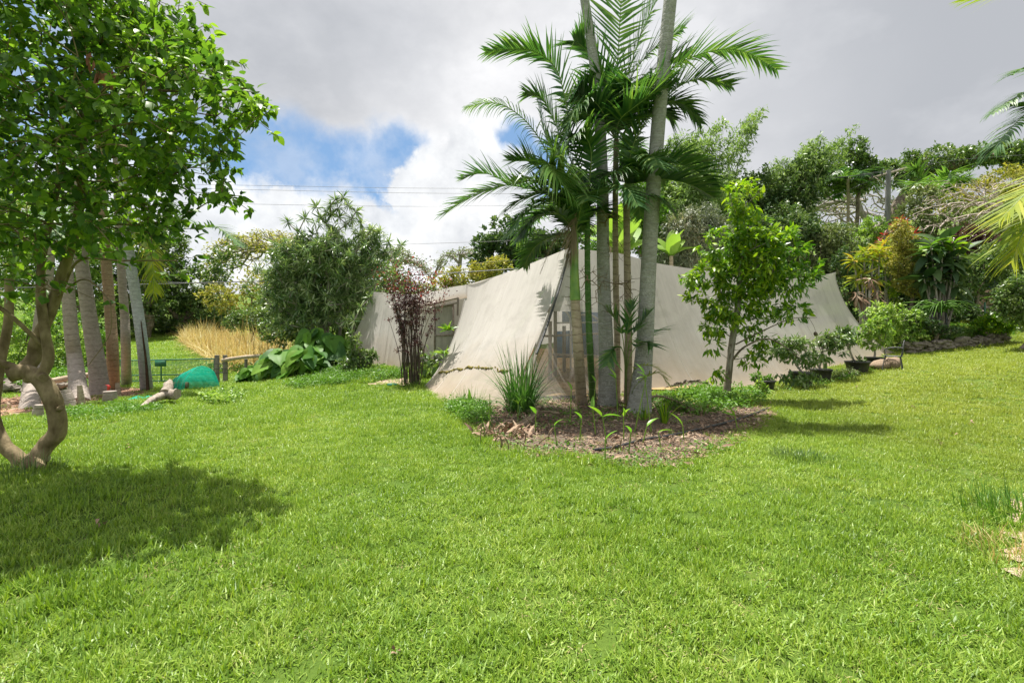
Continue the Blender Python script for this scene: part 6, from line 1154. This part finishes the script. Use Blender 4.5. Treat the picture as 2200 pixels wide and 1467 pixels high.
mb = MB(); N = 150; c = G(1085, 935); leaves(mb, T_STR, c+RNG.normal(0, 1, (N, 3))*[.28, .22, 0]+[0, 0, .05], unit(rand_dir(N)*[1, 1, .6]+[0, 0, .5]), s=RNG.uniform(.08, .24, N)); mb.build('leaf_litter', LM['litter'], kind='stuff', label='heap of withered upright leaves at the left of the bed', category='leaf litter')
for (u, v, lab) in ((2055,937,'curled brown leaf lying on the lawn right of the bed'), (2015,955,'dry brown leaf on the lawn below the curled one'), (2085,912,'small dark leaf on the lawn at the right'), (275,972,'brown leaf on the lawn right of the twisted tree'), (222,1135,'reddish leaf in the tree shadow at the left'), (850,1412,'reddish dead leaf in the near lawn'), (1840,835,'pale dry leaf on the lawn in front of the pots'), (1965,880,'brown leaf on the lawn below the iron chair')):
    b = G(u, v)+[0, 0, .05]; mb = MB(); leaves(mb, T_leaf(.5, .3, .5, 3), b+RNG.normal(0, .02, (3, 3)), unit(rand_dir(3)*[1, 1, .3]), s=.055 if v < 1200 else .035); mb.build('fallen_leaf', LM['litter'], label=lab, category='fallen leaf', group='dead leaves on the lawn')
# crumpled white bits, bromeliads on the tent, elephant-foot greens by the door
for (u, v, Y, L, lab) in ((965, 695, 13.4, .34, 'yellow-green bromeliad poking out at the tent door frame'), (955, 745, 13.6, .32, 'small green rosette plant low in the tent doorway')):
    b = P(u, v, Y); mb = MB(); n = 22; e = RNG.uniform(.2, 1.2, n); a = RNG.random(n)*2*pi; leaves(mb, T_STR, np.repeat([b-[0, 0, .2]], n, 0), np.stack([np.cos(a)*np.cos(e), np.sin(a)*np.cos(e), np.sin(e)], 1), s=L*RNG.uniform(.7, 1.1, n)); mb.build('bromeliad', LM['lime' if v < 700 else 'bright'], label=lab, category='plant')
b = G(912, 815); T_ = thing('papaya_seedling', 'green leafy seedling growing beside the tent door behind the red canes', 'plant', b); mb = MB(); n = 60; leaves(mb, T_leaf(.5, .2, .3, 2), b+RNG.normal(0, 1, (n, 3))*[.22, .2, .18]+[0, .3, .5], unit(rand_dir(n)+[0, -.2, .2]), s=RNG.uniform(.15, .3, n)); mb.build('leaf_blades', LM['green'], T_)
mb = MB()
for k in range(7): tube(mb, catmull([b+[RNG.normal(0, .04), .3, 0], b+[RNG.normal(0, .2), .3, .35], b+[RNG.normal(0, .25), .3, .6]], 6), .012, 5)
mb.build('stem', LM['green'], T_)
potted('leafy gardenia-like shrub at the foot of the tent wing', 770, 800, 0, 0, [(765,745,16,26),(775,770,24,20),(755,725,8,16),(800,765,14,14),(745,785,22,12)], 130, .16, 'green', nopot=True, hang=-.3)
mb = MB(); b = G(843, 830)+[0, 0, .03]; tube(mb, [b, b+[0, 0, .02], b+[0, 0, .05]], [.14, .15, .12], 20); mb.build('valve_cover', M_gate, label='round dark green valve cover set in the lawn near the red-leafed canes', category='valve cover')
mb = MB(); N = 700; yy = 1.3+7*RNG.random(N)**1.3; xx = RNG.uniform(-1.1, 1.15, N)*yy; k_ = ~inpoly(xx, yy, BED); xx, yy = xx[k_], yy[k_]; N = len(xx)*7; c = np.column_stack([np.repeat(xx, 7), np.repeat(yy, 7)])+RNG.normal(0, .025, (N, 2))
leaves(mb, T_leaf(.7, .1, .1, 2), np.column_stack([c, tz(c[:, 0], c[:, 1])+.045+.02*RNG.random(N)]), unit(rand_dir(N)*[1, 1, .25]+[0, 0, .1]), s=RNG.uniform(.007, .016, N)); mb.build('lawn_weeds', LM['bright'], kind='stuff', label='tiny round-leaved weeds dotted through the near lawn', category='weeds')
# dry grass bank
def stuff_blades(name, pix, n, h0, h1, w0, w1, mat, label, lean=.5, cat='dry grass', segs=4):
    W_ = [G(*q)[:2] if len(q) == 2 else np.array([(q[0]-CU)/F*q[2], q[2]]) for q in pix]; poly = np.array(W_); lo, hi = poly.min(0), poly.max(0); xy = RNG.uniform(lo, hi, (n*4, 2)); xy = xy[inpoly(xy[:, 0], xy[:, 1], poly)][:n]; N = len(xy); hf = .62+.38*wnoise(xy[:, 0], xy[:, 1], 1.8)
    mb = MB(); blades(mb, np.column_stack([xy, tz(xy[:, 0], xy[:, 1])]), RNG.uniform(h0, h1, N)*hf, RNG.uniform(w0, w1, N), RNG.random(N)*2*pi, np.abs(RNG.normal(0, lean, N))+.05, segs=segs, curl=1.5); return mb.build(name, mat, kind='stuff', label=label, category=cat)
stuff_blades('dry_grass', [(480,0,20.5),(575,0,19.5),(640,0,21),(600,0,28),(500,0,36),(400,0,44),(385,0,38),(420,0,30),(455,0,24)], 26000, .9, 2.5, .02, .05, LM['straw'], 'golden dry grass bank on the right side of the meadow', lean=1.5)
